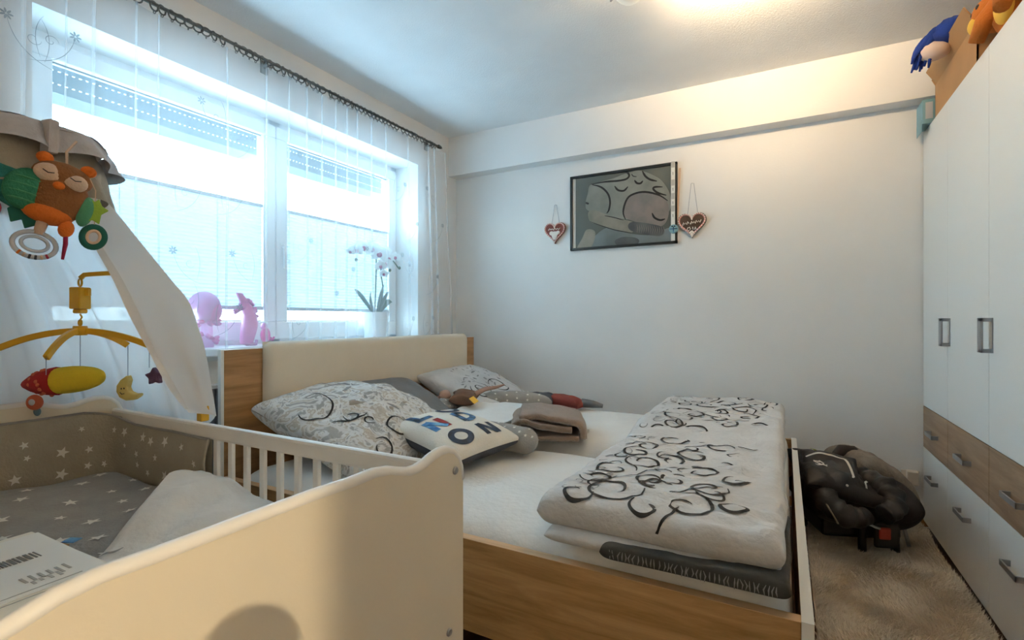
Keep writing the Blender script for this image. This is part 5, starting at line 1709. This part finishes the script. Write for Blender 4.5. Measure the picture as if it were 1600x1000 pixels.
def flower(c, s, rz, rx):
    s = s * 1.35
    mt = mtx(c, rx=rx, rz=rz)
    pt = []
    for an, l, ww in ((90, 1.0, .52), (210, .95, .45), (330, .95, .45), (10, 1.0, .85), (170, 1.0, .85)):
        a = R(an)
        def f(i, j, a=a, l=l, ww=ww):
            r = s * l * i
            wd_ = s * ww * math.sin(math.pi * min(1, .12 + .80 * i)) * (j - .5) * 1.5
            return mt @ Vector((.10 * s * math.sin(i * 3) + .012 * i * i, r * math.cos(a) - wd_ * math.sin(a), r * math.sin(a) + wd_ * math.cos(a)))
        pt.append(grid(f, 7, 5))
    o = obj('blossom', join(pt), 'petal', orc, True)
    obj('lip', xf(ellip((.012, 0, -.006), .010, .011 * s / .04, .012 * s / .04, 10, 8), mt), 'lip', o, True)
for c, s, rz, rx in (((SX + .04, 2.60, 1.575), .050, -30, 0), ((SX + .04, 2.53, 1.600), .042, -35, 10), ((SX + .04, 2.46, 1.60), .040, -40, -10), ((SX + .04, 2.39, 1.575), .034, -30, 5),
                     ((SX + .05, 2.645, 1.51), .040, -25, 0), ((SX + .04, 2.69, 1.555), .032, -20, 20), ((SX + .05, 2.60, 1.49), .030, -30, 12), ((SX + .04, 2.76, 1.57), .030, -30, 0),
                     ((SX + .05, 2.63, 1.44), .026, -20, 0), ((SX + .04, 2.335, 1.56), .024, -30, 0), ((SX + .05, 2.665, 1.60), .028, -10, 0)):
    flower(c, s, rz, rx)
for c in ((SX + .03, 2.40, 1.515), (SX + .03, 2.72, 1.475), (SX + .03, 2.82, 1.50)):
    obj('bud', ellip(c, .010, .010, .013, 10, 8), 'stem', orc, True)

# pink sea-horse figure
sea = thing('seahorse_figure', 'pink seahorse figure with a frilled mane on the window sill', 'figurine', (SX, 1.66, SZ))
bodyp = smooth_path([Vector(p) for p in [(SX, 1.655, .99), (SX, 1.665, 1.05), (SX, 1.675, 1.10), (SX, 1.672, 1.15), (SX, 1.655, 1.19), (SX, 1.640, 1.205)]], 20)
obj('body', tube(bodyp, [.030 + .010 * math.sin(math.pi * min(1, i / 13)) - (.012 * max(0, i - 13) / 6) for i in range(20)], 14), 'pinkfig', sea, True)
obj('head', ellip((SX, 1.640, 1.195), .022, .026, .024, 14, 10), 'pinkfig', sea, True)
obj('snout', tube([(SX, 1.632, 1.188), (SX, 1.605, 1.168), (SX, 1.590, 1.160)], [.017, .012, .014], 10), 'pinkfig', sea, True)
obj('crest', prism([(1.600, 1.262), (1.630, 1.262), (1.660, 1.225), (1.665, 1.19), (1.625, 1.20), (1.615, 1.23)], lambda a, b, d: (SX + d, a, b), -.008, .008), 'pinkfig', sea, bevel=.003)
for i in range(9):
    t = i / 8
    p = bodyp[int(19 - t * 14)] + Vector((0, .026 + .012 * math.sin(t * 3), .02 * (1 - t)))
    obj('frill', ellip(p, .010, .014, .011, 10, 8), 'pinkfig', sea, True)
obj('tail_curl', tube([(SX + .02, 1.64, .992), (SX + .03, 1.66, .990), (SX + .03, 1.69, .994), (SX + .02, 1.70, 1.01)], .009, 8), 'pinkpale', sea, True)
# pink balloon flower ball
bf = thing('pink_flower_ball', 'pale pink ball with pink ruffled flowers beneath on the window sill', 'ornament', (SX, 1.44, SZ))
obj('ball', ellip((SX, 1.438, 1.182), .062, .075, .078, 24, 16), 'pinkpale', bf, True)
obj('band', ellip((SX + .004, 1.462, 1.165), .060, .052, .062, 20, 14), 'pinkfig', bf, True)
random.seed(23)
for i in range(26):
    a = random.uniform(0, 6.28)
    z = random.choice((1.115, 1.105, 1.03, 1.02, 1.05))
    r_ = .045 if z > 1.1 else .038
    obj('petal', ellip((SX + r_ * math.cos(a), 1.455 + r_ * math.sin(a), z + random.uniform(-.012, .012)), .018, .018, .010, 8, 6, Matrix.Rotation(random.uniform(-1, 1), 3, 'X').to_euler()), random.choice(('pinkdeep', 'pinkfig')), bf, True)
obj('stalk', tube([(SX, 1.45, .986), (SX, 1.45, 1.13)], [.030, .022], 12), 'pinkpale', bf, True)
sf = thing('small_pink_figure', 'small pink sitting figure beside the middle window post', 'figurine', (SX - .04, 1.80, SZ))
obj('body', ellip((SX - .04, 1.795, 1.035), .022, .028, .045, 14, 10), 'pinkdeep', sf, True)
obj('head', ellip((SX - .04, 1.788, 1.085), .018, .020, .020, 12, 8), 'pinkfig', sf, True)
obj('tail', tube([(SX - .04, 1.815, 1.02), (SX - .04, 1.84, 1.01), (SX - .04, 1.85, 1.025)], [.012, .009, .005], 8), 'pinkdeep', sf, True)

# ================================================================== tripod camera behind the viewpoint (throws the rounded shadow on the crib panel)
tp_ = thing('tripod_camera', 'black camera on a tripod that throws a rounded shadow on the crib panel', 'camera', (.10, -.067, 0))
CP = Vector((.105, -.070, 1.165))
obj('camera_body', xf(box(-.030, .030, -.046, .046, -.075, .0), mtx(CP, rz=-33)), 'blackmetal', tp_, bevel=.012)
obj('prism_hump', ellip(CP + Vector((0, 0, -.002)), .040, .042, .030, 16, 10), 'blackmetal', tp_, True)
obj('column', tube([CP + Vector((0, 0, -.07)), (CP.x, CP.y, .45)], .013, 10), 'blackmetal', tp_, True)
for a in (20, 140, 260):
    obj('leg', tube([(CP.x, CP.y, .70), (CP.x + .22 * math.cos(R(a)), CP.y + .22 * math.sin(R(a)), .005)], [.012, .009], 8), 'blackmetal', tp_, True)
